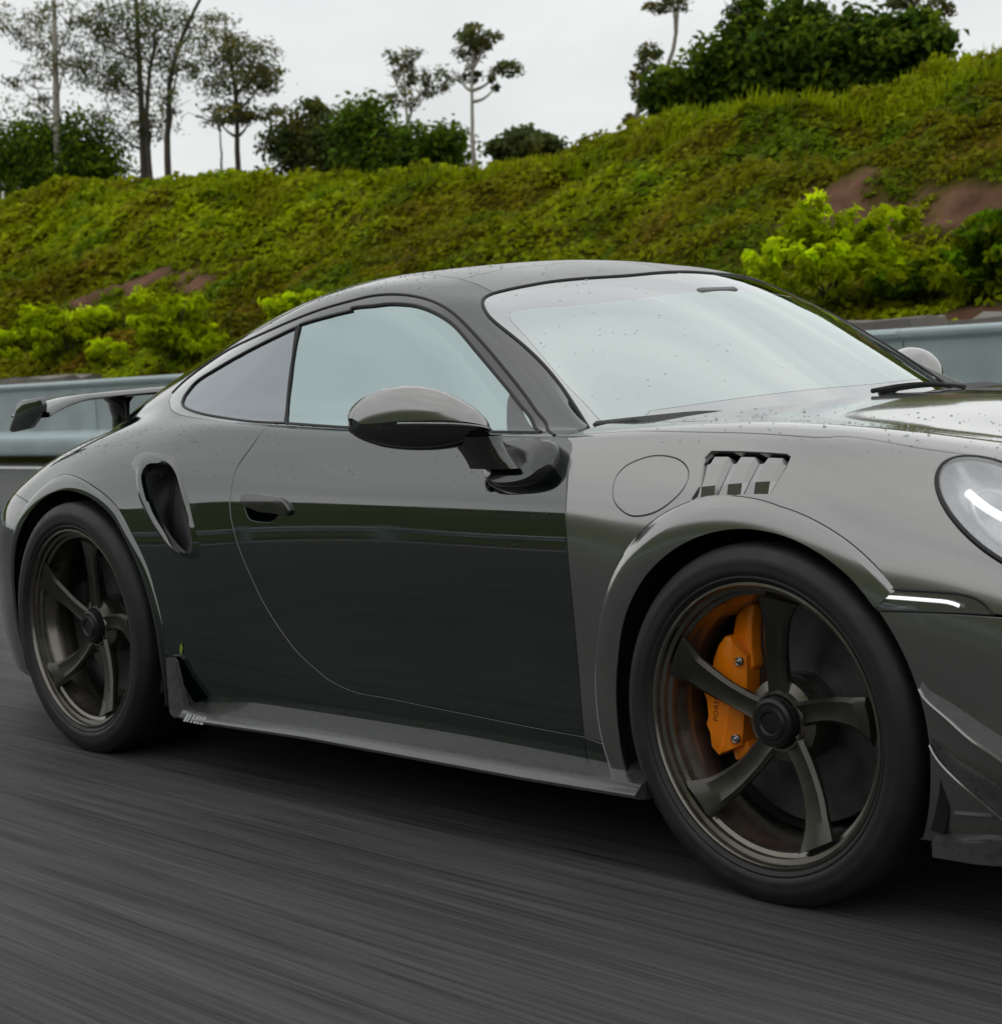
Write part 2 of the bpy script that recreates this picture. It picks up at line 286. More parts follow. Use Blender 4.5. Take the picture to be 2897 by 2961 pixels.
def paint(name, base, metal, rough, coat_ior=1.6, wet=.35, spec=.5, cr=(.02, .09)):
    """clear-coated car paint, fine flake grain, faint orange peel, wet speckle"""
    m, t, b, o = new_mat(name)
    b.inputs['Metallic'].default_value = metal; b.inputs['Specular IOR Level'].default_value = spec; b.inputs['Coat Weight'].default_value = 1; b.inputs['Coat IOR'].default_value = coat_ior
    c = N(t, 'ShaderNodeTexCoord')
    fl = N(t, 'ShaderNodeTexNoise', in_={'Scale': 900.0, 'Detail': 1.0}); L(t, c.outputs['Object'], fl.inputs['Vector'])
    mr = N(t, 'ShaderNodeMapRange', in_={'From Min': .3, 'From Max': .7, 'To Min': .93, 'To Max': 1.08}); L(t, fl.outputs['Fac'], mr.inputs['Value'])
    mu = N(t, 'ShaderNodeMix', data_type='RGBA', blend_type='MULTIPLY'); mu.inputs['Factor'].default_value = 1; mu.inputs['A'].default_value = (*base, 1)
    L(t, mr.outputs[0], mu.inputs['B']); L(t, mu.outputs['Result'], b.inputs['Base Color'])
    b.inputs['Roughness'].default_value = rough
    # dust and dried spray make the lacquer a little uneven
    du = N(t, 'ShaderNodeTexNoise', in_={'Scale': 5.0, 'Detail': 6.0, 'Roughness': .65}); L(t, c.outputs['Object'], du.inputs['Vector'])
    cr_ = N(t, 'ShaderNodeMapRange', in_={'From Min': .35, 'From Max': .75, 'To Min': cr[0], 'To Max': cr[1]}); L(t, du.outputs['Fac'], cr_.inputs['Value']); L(t, cr_.outputs[0], b.inputs['Coat Roughness'])
    vo = N(t, 'ShaderNodeTexVoronoi', feature='F1', in_={'Scale': 140.0, 'Randomness': 1.0}); L(t, c.outputs['Object'], vo.inputs['Vector'])
    dr = N(t, 'ShaderNodeMapRange', in_={'From Min': .0, 'From Max': .26, 'To Min': 1.0, 'To Max': 0.0}); L(t, vo.outputs['Distance'], dr.inputs['Value'])
    op = N(t, 'ShaderNodeTexNoise', in_={'Scale': 60.0, 'Detail': 2.0}); L(t, c.outputs['Object'], op.inputs['Vector'])
    ms = N(t, 'ShaderNodeTexNoise', in_={'Scale': 16.0, 'Detail': 3.0}); L(t, c.outputs['Object'], ms.inputs['Vector'])
    mk = N(t, 'ShaderNodeMapRange', in_={'From Min': .5, 'From Max': .62, 'To Min': 0.0, 'To Max': wet}); L(t, ms.outputs['Fac'], mk.inputs['Value'])
    mm = N(t, 'ShaderNodeMath', operation='MULTIPLY'); L(t, dr.outputs[0], mm.inputs[0]); L(t, mk.outputs[0], mm.inputs[1])
    ad = N(t, 'ShaderNodeMath', operation='MULTIPLY_ADD', in_={1: .03}); L(t, op.outputs['Fac'], ad.inputs[0]); L(t, mm.outputs[0], ad.inputs[2])
    bp = N(t, 'ShaderNodeBump', in_={'Strength': .25, 'Distance': .0009}); L(t, ad.outputs[0], bp.inputs['Height'])
    L(t, bp.outputs[0], b.inputs['Coat Normal'])
    return m
def glass(name, refl, tint, see, grey):
    """film-tinted glass: a mirror coat over see-through tint"""
    m, t, b, o = new_mat(name); t.nodes.remove(b)
    lw = N(t, 'ShaderNodeLayerWeight', in_={'Blend': .35})
    mr = N(t, 'ShaderNodeMapRange', in_={'From Min': 0.0, 'From Max': 1.0, 'To Min': refl, 'To Max': .97}); L(t, lw.outputs['Fresnel'], mr.inputs['Value'])
    g = N(t, 'ShaderNodeBsdfGlossy', in_={'Color': (*tint, 1), 'Roughness': .03})
    tr = N(t, 'ShaderNodeBsdfTransparent', in_={'Color': (*see, 1)}); df = N(t, 'ShaderNodeBsdfDiffuse', in_={'Color': (*grey, 1)})
    m1 = N(t, 'ShaderNodeMixShader', in_={0: .12}); L(t, tr.outputs[0], m1.inputs[1]); L(t, df.outputs[0], m1.inputs[2])
    m2 = N(t, 'ShaderNodeMixShader'); L(t, mr.outputs[0], m2.inputs[0]); L(t, m1.outputs[0], m2.inputs[1]); L(t, g.outputs[0], m2.inputs[2])
    c = N(t, 'ShaderNodeTexCoord'); vo = N(t, 'ShaderNodeTexNoise', in_={'Scale': 4.0, 'Detail': 2.0}); L(t, c.outputs['Object'], vo.inputs['Vector'])
    bp = N(t, 'ShaderNodeBump', in_={'Strength': .03, 'Distance': .01}); L(t, vo.outputs['Fac'], bp.inputs['Height']); L(t, bp.outputs[0], g.inputs['Normal'])
    L(t, m2.outputs[0], o.inputs['Surface']); return m
M = {}
M['black'] = paint('black_lacquer', (.0006, .0042, .0030), 0.0, .4, 2.2, spec=0.0)
M['wet_black'] = paint('rain_beaded_black_lacquer', (.012, .013, .013), 0.0, .4, 2.25, wet=.8, spec=.3, cr=(.30, .46))
M['grey'] = paint('grey_metallic_lacquer', (.275, .27, .265), .9, .17, 1.45)
M['gloss_black'] = pmat('gloss_black', (.006, .007, .007), .12, coat=1, coat_r=.04, noise=(9, .2))
M['satin_black'] = pmat('satin_black', (.012, .012, .013), .42, noise=(30, .25))
M['matte_black'] = pmat('matte_black', (.008, .008, .008), .85, noise=(20, .3))
M['rubber_seal'] = pmat('rubber_seal', (.006, .006, .006), .55)
M['carbon'] = pmat('carbon_lip', (.05, .05, .05), .3, coat=.8, coat_r=.12, noise=(60, .35), bump=(180, .25))
M['tyre'] = pmat('tyre_rubber', (.0095, .0095, .0095), .58, noise=(14, .35), bump=(220, .2))
M['rim'] = pmat('bronze_grey_rim', (.17, .158, .135), .26, metal=.9, coat=.4, coat_r=.12, noise=(11, .25))
M['spoke'] = pmat('dark_bronze_spoke', (.062, .058, .050), .34, metal=.8, coat=.3, coat_r=.15, noise=(11, .3))
M['rim_dark'] = pmat('dark_barrel', (.03, .029, .027), .45, metal=.6, noise=(11, .3))
M['hub'] = pmat('hub_lock', (.014, .014, .015), .35, metal=.3, noise=(30, .2))
M['steel'] = pmat('machined_steel', (.30, .30, .31), .35, metal=1, noise=(40, .15))
M['disc'] = pmat('brake_disc', (.10, .10, .105), .38, metal=.8, noise=(25, .25))
M['orange'] = pmat('orange_caliper', (1.0, .26, .002), .32, coat=.5, coat_r=.12, noise=(20, .12))
M['orange_dark'] = pmat('caliper_print', (.16, .03, .004), .5, noise=(20, .1))
M['white_print'] = pmat('white_print', (.34, .35, .345), .5, noise=(80, .2))
M['bowl'] = pmat('lamp_bowl', (.72, .73, .76), .3, metal=.5, noise=(12, .15))
M['sail'] = pmat('sail_panel_grey', (.16, .16, .165), .5, noise=(20, .1))
M['chrome'] = pmat('reflector_chrome', (.78, .8, .82), .12, metal=1, noise=(12, .08))
M['lampwhite'] = pmat('lamp_white', (.82, .84, .86), .3, noise=(20, .08))
M['lamp_lit'] = pmat('lit_light_guide', (.85, .87, .9), .3, noise=(20, .05)); _b = M['lamp_lit'].node_tree.nodes['Principled BSDF']; _b.inputs['Emission Color'].default_value = (1, 1, 1, 1); _b.inputs['Emission Strength'].default_value = .9
M['interior'] = pmat('interior_trim', (.018, .018, .02), .7, noise=(40, .3))
M['leather'] = pmat('seat_leather', (.03, .029, .03), .5, noise=(30, .25), bump=(250, .3))
M['dull_chrome'] = pmat('dull_chrome', (.22, .225, .23), .2, metal=1, noise=(30, .2))
M['droplet'] = pmat('water', (.8, .85, .86), .02, spec=.8); M['droplet'].node_tree.nodes['Principled BSDF'].inputs['Transmission Weight'].default_value = .92
M['droplet'].node_tree.nodes['Principled BSDF'].inputs['IOR'].default_value = 1.33
M['side_glass'] = glass('tinted_side_glass', .56, (.60, .72, .72), (.05, .06, .06), (.02, .025, .025))
M['rear_side_glass'] = glass('dark_quarter_glass', .42, (.60, .64, .67), (.04, .05, .05), (.02, .025, .025))
M['screen_glass'] = glass('windscreen_glass', .55, (.88, .965, .95), (.86, .92, .91), (.35, .4, .4))
M['frit_glass'] = glass('frit_glass', .50, (.96, .97, .98), (.02, .02, .02), (.02, .02, .02))
M['lens'] = glass('clear_lens', .12, (1, 1, 1), (.93, .95, .96), (.4, .4, .4))
# ------------------------------------------------------------------ panels cut from the body surfaces
def Pt(S, uv, lift=0.0):
    uv = np.asarray(uv, float); P = S.ev(uv[:, 0], uv[:, 1]); n = Nn(S, uv)
    Q = P.copy(); Q[:, 1] *= -1
    return Q+n*(lift if np.ndim(lift) == 0 else np.asarray(lift)[:, None])
_sg = {}
def Nn(S, uv):
    uv = np.asarray(uv, float); n = S.nrm(uv[:, 0], uv[:, 1])
    if id(S) not in _sg:
        c = S.ev([S.U*.4], [S.V*.3])[0]; m = S.nrm([S.U*.4], [S.V*.3])[0]; _sg[id(S)] = 1.0 if m[1] > 0 else -1.0
    n = n*_sg[id(S)]; n[:, 1] *= -1
    return n
def inv(S, X, z, v0=.35):
    """(X, z) on the car side -> (u, v)"""
    X = np.atleast_1d(X).astype(float); z = np.atleast_1d(z).astype(float)
    xs = S.N0[3, :, 0] if hasattr(S, 'N0') else S.P[:, 3, 0]
    o = np.argsort(xs); u = np.interp(X, xs[o], S.tu[o]); v = np.interp(z, S.P[2, :8, 2], S.tv[:8])
    for _ in range(25):
        e = 1e-4; P = S.ev(u, v); a = (S.ev(u+e, v)-P)/e; b = (S.ev(u, v+e)-P)/e
        rx = X-P[:, 0]; rz = z-P[:, 2]; det = a[:, 0]*b[:, 2]-a[:, 2]*b[:, 0]; det = np.where(abs(det) < 1e-6, 1e-6, det)
        u = np.clip(u+np.clip((rx*b[:, 2]-rz*b[:, 0])/det, -.1, .1), 0, S.U); v = np.clip(v+np.clip((a[:, 0]*rz-a[:, 2]*rx)/det, -.1, .1), 0, S.V)
    return np.stack([u, v], 1)
def seg(key, i0=0, i1=None, rev=False, step=.012, straight=False):
    P = np.array(BK[key][i0:i1], float)
    n = max(int(np.linalg.norm(np.diff(P, axis=0), axis=1).sum()/step), 2)
    Q = spline(P, n) if len(P) > 2 and not straight else np.stack([np.linspace(P[0, c], P[-1, c], n) for c in (0, 1)], 1)
    return Q[::-1] if rev else Q
def line(*pts, step=.012):
    out = []
    for a, b in zip(pts[:-1], pts[1:]):
        a = np.array(a, float); b = np.array(b, float); n = max(int(np.linalg.norm(b-a)/step), 1)
        out.append(a+(b-a)*np.linspace(0, 1, n, endpoint=False)[:, None])
    out.append(np.array([pts[-1]], float)); return np.concatenate(out)
def loop(*parts, tol=.003):
    P = np.concatenate(parts); keep = [0]
    for i in range(1, len(P)):
        if np.linalg.norm(P[i]-P[keep[-1]]) > tol: keep.append(i)
    P = P[keep]
    if np.linalg.norm(P[0]-P[-1]) < tol: P = P[:-1]
    # close a long last gap
    g = np.linalg.norm(P[0]-P[-1])
    if g > .02: P = np.concatenate([P, line(P[-1], P[0])[1:-1]])
    return P
def closed(key, n=60): return spline(np.array(BK[key], float), n, True)
def inside(Q, loops):
    r = np.zeros(len(Q), bool)
    for Lp in loops:
        a = Lp; b = np.roll(Lp, -1, 0)
        for i0 in range(0, len(Q), 4000):
            q = Q[i0:i0+4000]
            c = (a[None, :, 1] > q[:, None, 1]) != (b[None, :, 1] > q[:, None, 1])
            d = b[:, 1]-a[:, 1]; d = np.where(abs(d) < 1e-12, 1e-12, d)
            x = a[None, :, 0]+(q[:, None, 1]-a[None, :, 1])*(b-a)[None, :, 0]/d[None, :]
            r[i0:i0+4000] ^= ((c & (q[:, None, 0] < x)).sum(1) % 2).astype(bool)
    return r
def inset(Lp, g, outer):
    t = np.roll(Lp, -1, 0)-np.roll(Lp, 1, 0); t /= np.maximum(np.linalg.norm(t, axis=1), 1e-9)[:, None]
    area = .5*np.sum(Lp[:, 0]*np.roll(Lp[:, 1], -1)-np.roll(Lp[:, 0], -1)*Lp[:, 1])
    n = np.stack([-t[:, 1], t[:, 0]], 1)*(1 if area > 0 else -1)*(1 if outer else -1)
    return Lp+n*g, n
def panel(name, S, outer, holes=(), mat=None, parent=None, sp=.022, gap=.0021, depth=.012, lift=0.0, sym=False, far=True, bulge=0.0, round_=.0012):
    loops = [(outer, True)]+[(h, False) for h in holes]
    ins = [inset(l, gap, o) for l, o in loops]; LL = [i[0] for i in ins]
    lo = outer.min(0); hi = outer.max(0)
    gx, gy = np.meshgrid(np.arange(lo[0], hi[0], sp), np.arange(lo[1], hi[1], sp*.8), indexing='ij')
    Q = np.stack([gx.ravel(), gy.ravel()], 1); Q = Q[inside(Q, LL)]
    B = np.concatenate(LL)
    if len(Q):
        keep = np.ones(len(Q), bool)
        for i0 in range(0, len(Q), 3000):
            d = np.linalg.norm(Q[i0:i0+3000, None]-B[None], axis=2).min(1); keep[i0:i0+3000] = d > sp*.4
        Q = Q[keep]
    A = np.concatenate([B, Q]); E = []; k = 0
    for l in LL: E += [(k+i, k+(i+1) % len(l)) for i in range(len(l))]; k += len(l)
    rv, re, rf, *_ = delaunay_2d_cdt([Vector(a) for a in A], E, [], 0, 1e-6)
    rv = np.array([(v[0], v[1]) for v in rv]); T = np.array([f[:3] for f in rf])
    T = T[inside(rv[T].mean(1), LL)]
    used = np.unique(T); rm = -np.ones(len(rv), int); rm[used] = np.arange(len(used)); rv = rv[used]; T = rm[T]
    n3 = Nn(S, rv); V = Pt(S, rv, 0.0)+n3*lift
    # orient
    fn = np.cross(V[T[:, 1]]-V[T[:, 0]], V[T[:, 2]]-V[T[:, 0]]); fl = (fn*n3[T].mean(1)).sum(1) < 0; T[fl] = T[fl][:, ::-1]
    Vs = [V]; Ns = [n3]; F = [tuple(t) for t in T]; base = len(V)
    if depth:
        for (l0, o), (l, nin) in zip(loops, ins):
            nl = len(l)
            for nm, P in (('x', l),):
                nn = Nn(S, P); A0 = Pt(S, P, 0)+nn*lift
                A1p = P-nin*round_*.8; A1 = Pt(S, A1p, 0)+Nn(S, A1p)*(lift-round_)
                A2p = P-nin*(gap*1.4+.0005) if not lift > .004 else P-nin*.0012; A2 = Pt(S, A2p, 0)+Nn(S, A2p)*(lift-depth if not lift > .004 else -.002)
                out = A1-A0; out /= np.maximum(np.linalg.norm(out, axis=1), 1e-9)[:, None]; out = out+nn*.5; out /= np.linalg.norm(out, axis=1)[:, None]
                side = out-nn*(out*nn).sum(1)[:, None]; side /= np.maximum(np.linalg.norm(side, axis=1), 1e-9)[:, None]
                Vs += [A0, A1, A2]; Ns += [nn, (nn*.5+side*.8)/np.linalg.norm(nn*.5+side*.8, axis=1)[:, None], side]
                for r in (0, 1):
                    for i in range(nl):
                        a = base+r*nl+i; b = base+r*nl+(i+1) % nl; c = b+nl; d = a+nl
                        F.append((a, b, c, d))
                base += 3*nl
    V = np.concatenate(Vs); NN = np.concatenate(Ns)
    # flange orientation
    F2 = []
    for f in F:
        if len(f) == 4:
            a, b, c = V[f[0]], V[f[1]], V[f[2]]
            if np.dot(np.cross(b-a, c-a), NN[list(f)].mean(0)) < 0: f = f[::-1]
        F2.append(f)
    F = F2
    if sym:
        m = np.array([1, -1, 1.]); k = len(V); V = np.concatenate([V, V*m]); NN = np.concatenate([NN, NN*m]); F = F+[tuple(i+k for i in f[::-1]) for f in F]
    ob = mesh(name, V, F, mat, parent, True, NN)
    if far and not sym:
        o2 = bpy.data.objects.new(name, ob.data); COL.objects.link(o2); o2.parent = parent; o2.scale = (1, -1, 1); ob['_far'] = o2.name
    return ob
def both(name, V, F, mat, parent, smooth=True, near_parent=None, far=True, sharp=35):
    """near-side mesh and its mirrored twin on the far side"""
    o = mesh(name, V, F, mat, parent, smooth)
    if smooth: o.data.set_sharp_from_angle(angle=R(sharp))
    if far:
        p2 = parent
        if parent is not None and '_far' in parent: p2 = bpy.data.objects[parent['_far']]
        o2 = bpy.data.objects.new(name, o.data); COL.objects.link(o2); o2.parent = p2
        if p2 is parent: o2.scale = (1, -1, 1)
        o['_far'] = o2.name
    return o

# ------------------------------------------------------------------ the car
car = empty('sports_car'); tag(car, 'black and grey wet sports coupe with rear wing driving along the road', 'car')
tvS, tuS, tvF, tuF = SIDE.tv, SIDE.tu, FRONT.tv, FRONT.tu
V11 = tvS[11]
def polar(S, key, c, err_drop=0):
    P = S.ev(*np.array(BK[key], float).T); a = np.degrees(np.arctan2(P[:, 2]-c[1], P[:, 0]-c[0])); r = np.hypot(P[:, 0]-c[0], P[:, 2]-c[1])
    a = np.where(a < -90, a+360, a); o = np.argsort(a); return a[o], r[o]
# front wheel arch, in the side plane about the wheel centre; angles from the front (0 deg) over the top to the rear (180 deg)
FC = (0.0, .338); RC = (-2.45, .355)
def smooth1(a, r, x, w=14):
    k = np.exp(-.5*((x[:, None]-a[None])/w)**2); return (k*r).sum(1)/k.sum(1)
TH = np.linspace(-30, 212, 90)
ao, ro = polar(FRONT, 'F:arch_open', FC); ab, rb = polar(FRONT, 'F:arch_band', FC); ac, rc = polar(FRONT, 'F:arch_crease', FC)
r_open = smooth1(ao, ro, TH, 9); r_open = np.where(TH < 20, smooth1(ao, ro, np.array([20.]), 9)[0]*np.ones_like(TH), r_open); r_open = np.clip(r_open, .355, .39)
r_open = np.interp(TH, TH[::6], r_open[::6])
r_band = np.maximum(np.interp(TH, ab, rb), r_open+.030)
r_cr = np.interp(TH, ac, rc); r_cr = np.where(TH < 95, r_band+.010, r_cr); r_cr = np.maximum(r_cr, r_band+.008)
r_cr = np.convolve(np.pad(r_cr, 4, 'edge'), np.ones(9)/9, 'valid'); r_band = np.convolve(np.pad(r_band, 3, 'edge'), np.ones(7)/7, 'valid')
hF = np.interp(TH, [-30, 40, 75, 100, 130, 170, 212], [.003, .003, .004, .008, .014, .017, .017])
def arc_uv(S, c, th, r):
    th = np.radians(th); z = c[1]+r*np.sin(th); X = c[0]+r*np.cos(th); return inv(S, X, np.maximum(z, .1655))
def flare(name, S, c, th, r0, r1, r2, h, mat, parent):
    U0 = arc_uv(S, c, th, r0); U1 = arc_uv(S, c, th, r1); U2 = arc_uv(S, c, th, r2); U01 = arc_uv(S, c, th, r0*.6+r1*.4); U12 = arc_uv(S, c, th, r1*.35+r2*.65)
    rows = [Pt(S, U0, -.006), Pt(S, U0, 0.0005), Pt(S, U01, h*.62), Pt(S, U1, h), Pt(S, arc_uv(S, c, th, r1*.88+r2*.12), h*1.02), Pt(S, U12, h*.9), Pt(S, U2, h*.6)]
    inn = rows[-1].copy(); inn[:, 1] += .012; rows.append(inn+np.stack([np.cos(np.radians(th))*.004, 0*th, np.sin(np.radians(th))*.004], 1))
    inn = rows[-1].copy(); inn[:, 1] += .06; rows.append(inn+np.stack([np.cos(np.radians(th))*.03, 0*th, np.sin(np.radians(th))*.03], 1))
    V = np.stack(rows, 1).reshape(-1, 3); F = [f[::-1] for f in grid_faces(len(th), len(rows))]
    return both(name, V, F, mat, parent, sharp=50)
front_arch = arc_uv(FRONT, FC, TH, r_cr)
f_bump = 45.5   # angle where the fender gives way to the bumper
# --- doors
handle_hole = closed('S:handle', 50)
belt_door = seg('S:beltseam', 7)
door = panel('door', SIDE, loop(seg('S:door_front'), seg('S:door_rear', rev=True), belt_door), [handle_hole], M['black'], car)
tag(door, 'black door with flush handle reflecting sky and hill')
# handle: lifted grip and a scooped ledge under it
hk = np.array([(415,440),(440,400),(900,415),(1200,465),(1320,530),(1420,640),(1462,745),(1440,790),(1150,775),(900,755),(700,700),(560,650),(440,590)], float)
def K2uv(pts):  # the handle drawing, mapped through the traced outline's own axes
    src = np.array([(415,440),(440,400),(900,415),(1200,465),(1320,530),(1420,640),(1465,750),(1465,800),(1200,810),(1100,900),(1000,965),(750,960),(540,900),(470,760)], float)
    dst = np.array(BK['S:handle'], float); A = np.c_[src, np.ones(len(src))]; Mx, *_ = np.linalg.lstsq(A, dst, rcond=None)
    return np.c_[pts, np.ones(len(pts))] @ Mx
grip = panel('door_handle', SIDE, spline(K2uv(hk), 60, True), [], M['gloss_black'], door, sp=.012, gap=0, depth=.01, lift=.012, far=False, round_=.003)
o2 = bpy.data.objects.new('door_handle', grip.data); COL.objects.link(o2); o2.parent = bpy.data.objects[door['_far']]
lw = K2uv(np.array([(430,600),(470,760),(540,900),(750,960),(1000,965),(1100,900),(1200,810),(1440,800)], float)); up_ = K2uv(np.array([(450,560),(520,690),(620,760),(800,790),(980,800),(1080,790),(1180,780),(1430,780)], float))
a = Pt(SIDE, spline(lw, 30), -.0005); b = Pt(SIDE, spline(up_, 30), -.026); c_ = Pt(SIDE, spline(up_, 30)+np.array([0, .055]), -.030); d_ = Pt(SIDE, spline(up_, 30)+np.array([0, .07]), 0.0)
both('handle_scoop', np.stack([a, (a*.5+b*.5)-np.array([0, -.003, .002]), b, c_, d_], 1).reshape(-1, 3), [f[::-1] for f in grid_faces(30, 5)], M['black'], door)
# --- windows and their surround
glass_loop = loop(seg('S:glass_top'), seg('S:glass_bot', rev=True), seg('S:divider', rev=True))
quarter_loop = loop(seg('S:quarter', 0, 7), seg('S:quarter', 6, 14), tol=.004)
surround = loop(seg('S:rail'), seg('S:beltseam', 0, None, rev=True))
panel('window_surround', SIDE, surround, [glass_loop, quarter_loop], M['gloss_black'], car, sp=.02, depth=.008)
panel('side_window', SIDE, glass_loop, [], M['side_glass'], car, sp=.03, gap=.0025, depth=.006, lift=-.0025)
panel('quarter_window', SIDE, quarter_loop, [], M['rear_side_glass'], car, sp=.03, gap=.0025, depth=.006, lift=-.0025)
# dark rubber bead round the glass
for lp in (glass_loop, quarter_loop):
    V_, F_ = tube(Pt(SIDE, inset(lp, .0015, True)[0], -.001), .0045, 6, True); both('window_seal', V_, F_, M['rubber_seal'], car)
# --- body side: rocker, rear quarter, C-pillar, roof rail, A-pillar in one pressing
THr = np.linspace(-32, 212, 80)
aro, rro = polar(SIDE, 'S:rarch_open', RC); arr, rrr = polar(SIDE, 'S:rarch_out', RC)
rr_open = np.clip(smooth1(aro, rro, THr, 12), .37, .41); rr_out = np.maximum(smooth1(arr, rrr, THr, 12), rr_open+.028); rr_out = np.where(THr > 165, rr_open+.030, rr_out)
rr_out = np.minimum(rr_out, rr_open+.05)
hR = np.interp(THr, [-32, 60, 120, 212], [.009, .009, .009, .012])
rear_arch = arc_uv(SIDE, RC, THr, rr_out)
k_b = int(np.argmin(abs(THr-128)))                              # where the rear bumper starts on the arch
rs0 = BK['S:roofseam'][0]; ws = [p for p in BK['S:wind_side'] if p[1] > 1.0]; BK['S:wind_side'] = ws+[(ws[-1][0]*.5, .5*(ws[-1][1]+V11)), (0.0, V11)]
rail_end = BK['S:rail'][-1]; dfb = BK['S:door_front'][-1]
u_f = dfb[0]; v0 = 0.0
Us = SIDE.U; bump_uv = tuple(rear_arch[k_b])
side_loop = loop(line((Us, rs0[1]), rs0), seg('S:roofseam'), seg('S:wind_side'), line((0, V11), (0.0, rail_end[1])), seg('S:rail', rev=True), seg('S:beltseam', 0, 8), seg('S:door_rear'),
                 line(dfb, (u_f, v0)), line((u_f, v0), tuple(rear_arch[0])), rear_arch[:k_b+1], line(bump_uv, (Us, tvS[7]), (Us, rs0[1])))
inr = closed('S:intake_in', 60)
body_side = panel('body_side', SIDE, side_loop, [inr], M['black'], car, sp=.024)
panel('rear_bumper', SIDE, loop(line(bump_uv, (Us, tvS[7]), (Us, 0), tuple(rear_arch[-1])), rear_arch[k_b:][::-1]), [], M['black'], car, sp=.03)
flare('rear_arch_lip', SIDE, RC, THr, rr_out, rr_out*.55+rr_open*.45, rr_open, hR, M['black'], car)
# side air intake: raised rim and duct
io = closed('S:intake_out', 60); k0 = int(np.argmin(np.linalg.norm(io-inr[0], axis=1))); io = np.roll(io, -k0, 0)
if np.dot(io[8]-io[0], inr[8]-inr[0]) < 0: io = np.roll(io[::-1], 1, 0)
rim_rows = [Pt(SIDE, io+(io-inr)*.5, -.001), Pt(SIDE, io*.9+inr*.1, .004), Pt(SIDE, io*.45+inr*.55, .006), Pt(SIDE, inr, .002), Pt(SIDE, inr, -.02)]
V_ = np.stack(rim_rows, 1).reshape(-1, 3); both('intake_rim', V_, grid_faces(60, 5, True), M['black'], car, sharp=60)
d0 = Pt(SIDE, inr, -.012); cz = d0.mean(0); ff = ((d0[:, 0]-d0[:, 0].min())/np.ptp(d0[:, 0]))[:, None]; rows = [d0]
for k in (.25, .5, .8, 1.0): rows.append((d0-cz)*(1-.12*k)+cz+np.concatenate([-(.015+.13*ff)*k, .085*k*(1-.62*ff)+0*ff, .012*k*(1-2*ff)], 1))
V_ = np.concatenate(rows).reshape(5, 60, 3).transpose(1, 0, 2).reshape(-1, 3); F_ = grid_faces(60, 5, True)+[tuple(i*5+4 for i in range(60))]
both('intake_duct', V_, F_, M['wet_black'], car)
# --- roof, windscreen, rear window, engine lid (each spans the centre line)
wt = [p for p in BK['S:wind_top'] if p[1] < 1.40]; sl = (wt[-1][0]-wt[-2][0])/(wt[-1][1]-wt[-2][1]); wt_c = (max(wt[-1][0]+sl*(SIDE.V-wt[-1][1])*.5, .60), SIDE.V)
BK['S:wt'] = wt+[(wt[-1][0]*.5+wt_c[0]*.5, .5*(wt[-1][1]+SIDE.V)), wt_c]
r2 = BK['S:roofseam2']; r2 = [p for p in r2 if p[1] < 1.36]; r2_c = (r2[-1][0]-.004, SIDE.V); BK['S:r2'] = r2+[(r2[-1][0]-.002, .5*(r2[-1][1]+SIDE.V)), r2_c]
kk = 2                                                            # roofseam point where the cross seam starts
u_rg, u_lid = tuS[5]+.05, tuS[8]+.02
panel('roof_header', SIDE, loop(seg('S:roofseam', kk), seg('S:wt'), line(wt_c, r2_c), seg('S:r2', rev=True)), [], M['wet_black'], car, sym=True)
panel('roof_panel', SIDE, loop(seg('S:r2'), line(r2_c, (u_rg, SIDE.V), (u_rg, rs0[1]), rs0), seg('S:roofseam', 0, kk+1)), [], M['wet_black'], car, sym=True)
panel('rear_window', SIDE, loop(line((u_rg, rs0[1]), (u_rg, SIDE.V), (u_lid, SIDE.V), (u_lid, rs0[1]), (u_rg, rs0[1]))), [], M['rear_side_glass'], car, sym=True, sp=.04)
panel('engine_lid', SIDE, loop(line((u_lid, rs0[1]), (u_lid, SIDE.V), (Us, SIDE.V), (Us, rs0[1]), (u_lid, rs0[1]))), [], M['black'], car, sym=True, sp=.04)
fr = [p for p in BK['S:frit'] if p[1] > 1.03]; fr_top = (fr[0][0], SIDE.V); uf = .045
BK['S:fr'] = [fr_top, (fr[0][0], .5*(fr[0][1]+SIDE.V))]+fr
fr_end = BK['S:fr'][-1]
border_out = loop(seg('S:wt'), line(wt_c, fr_top), seg('S:fr'), line(fr_end, (uf, fr_end[1]+.03), (uf, SIDE.V), (0, SIDE.V), (0, V11)), seg('S:wind_side', rev=True))
panel('windscreen_border', SIDE, border_out, [], M['frit_glass'], car, sym=True, sp=.03, depth=.006, gap=.001)
panel('windscreen', SIDE, loop(seg('S:fr'), line(fr_end, (uf, fr_end[1]+.03), (uf, SIDE.V), fr_top)), [], M['screen_glass'], car, sym=True, sp=.035, gap=0, depth=0)
V_, F_ = tube(Pt(SIDE, np.concatenate([seg('S:wt', rev=True), seg('S:wind_side')]), .0), .0045, 6); both('windscreen_seal', V_, F_, M['rubber_seal'], car)
V_, F_ = tube(Pt(SIDE, seg('S:rail'), -.0005), .0042, 6); both('rail_seal', V_, F_, M['rubber_seal'], car)
panel('sail_panel', SIDE, loop(*[line(BK['S:sail'][i], BK['S:sail'][(i+1) % 5]) for i in range(5)]), [], M['sail'], car, sp=.02, gap=0, depth=.003, lift=-.0008)
vv_ = np.linspace(V11-.02, SIDE.V, 26); c0 = Pt(SIDE, np.stack([np.full(26, .004), vv_], 1), -.002); c1 = c0+np.array([.02, 0, -.006]); c2_ = c0+np.array([.10, 0, -.045])
both('cowl', np.stack([c0, c1, c2_], 1).reshape(-1, 3), [f[::-1] for f in grid_faces(26, 3)], M['satin_black'], car)
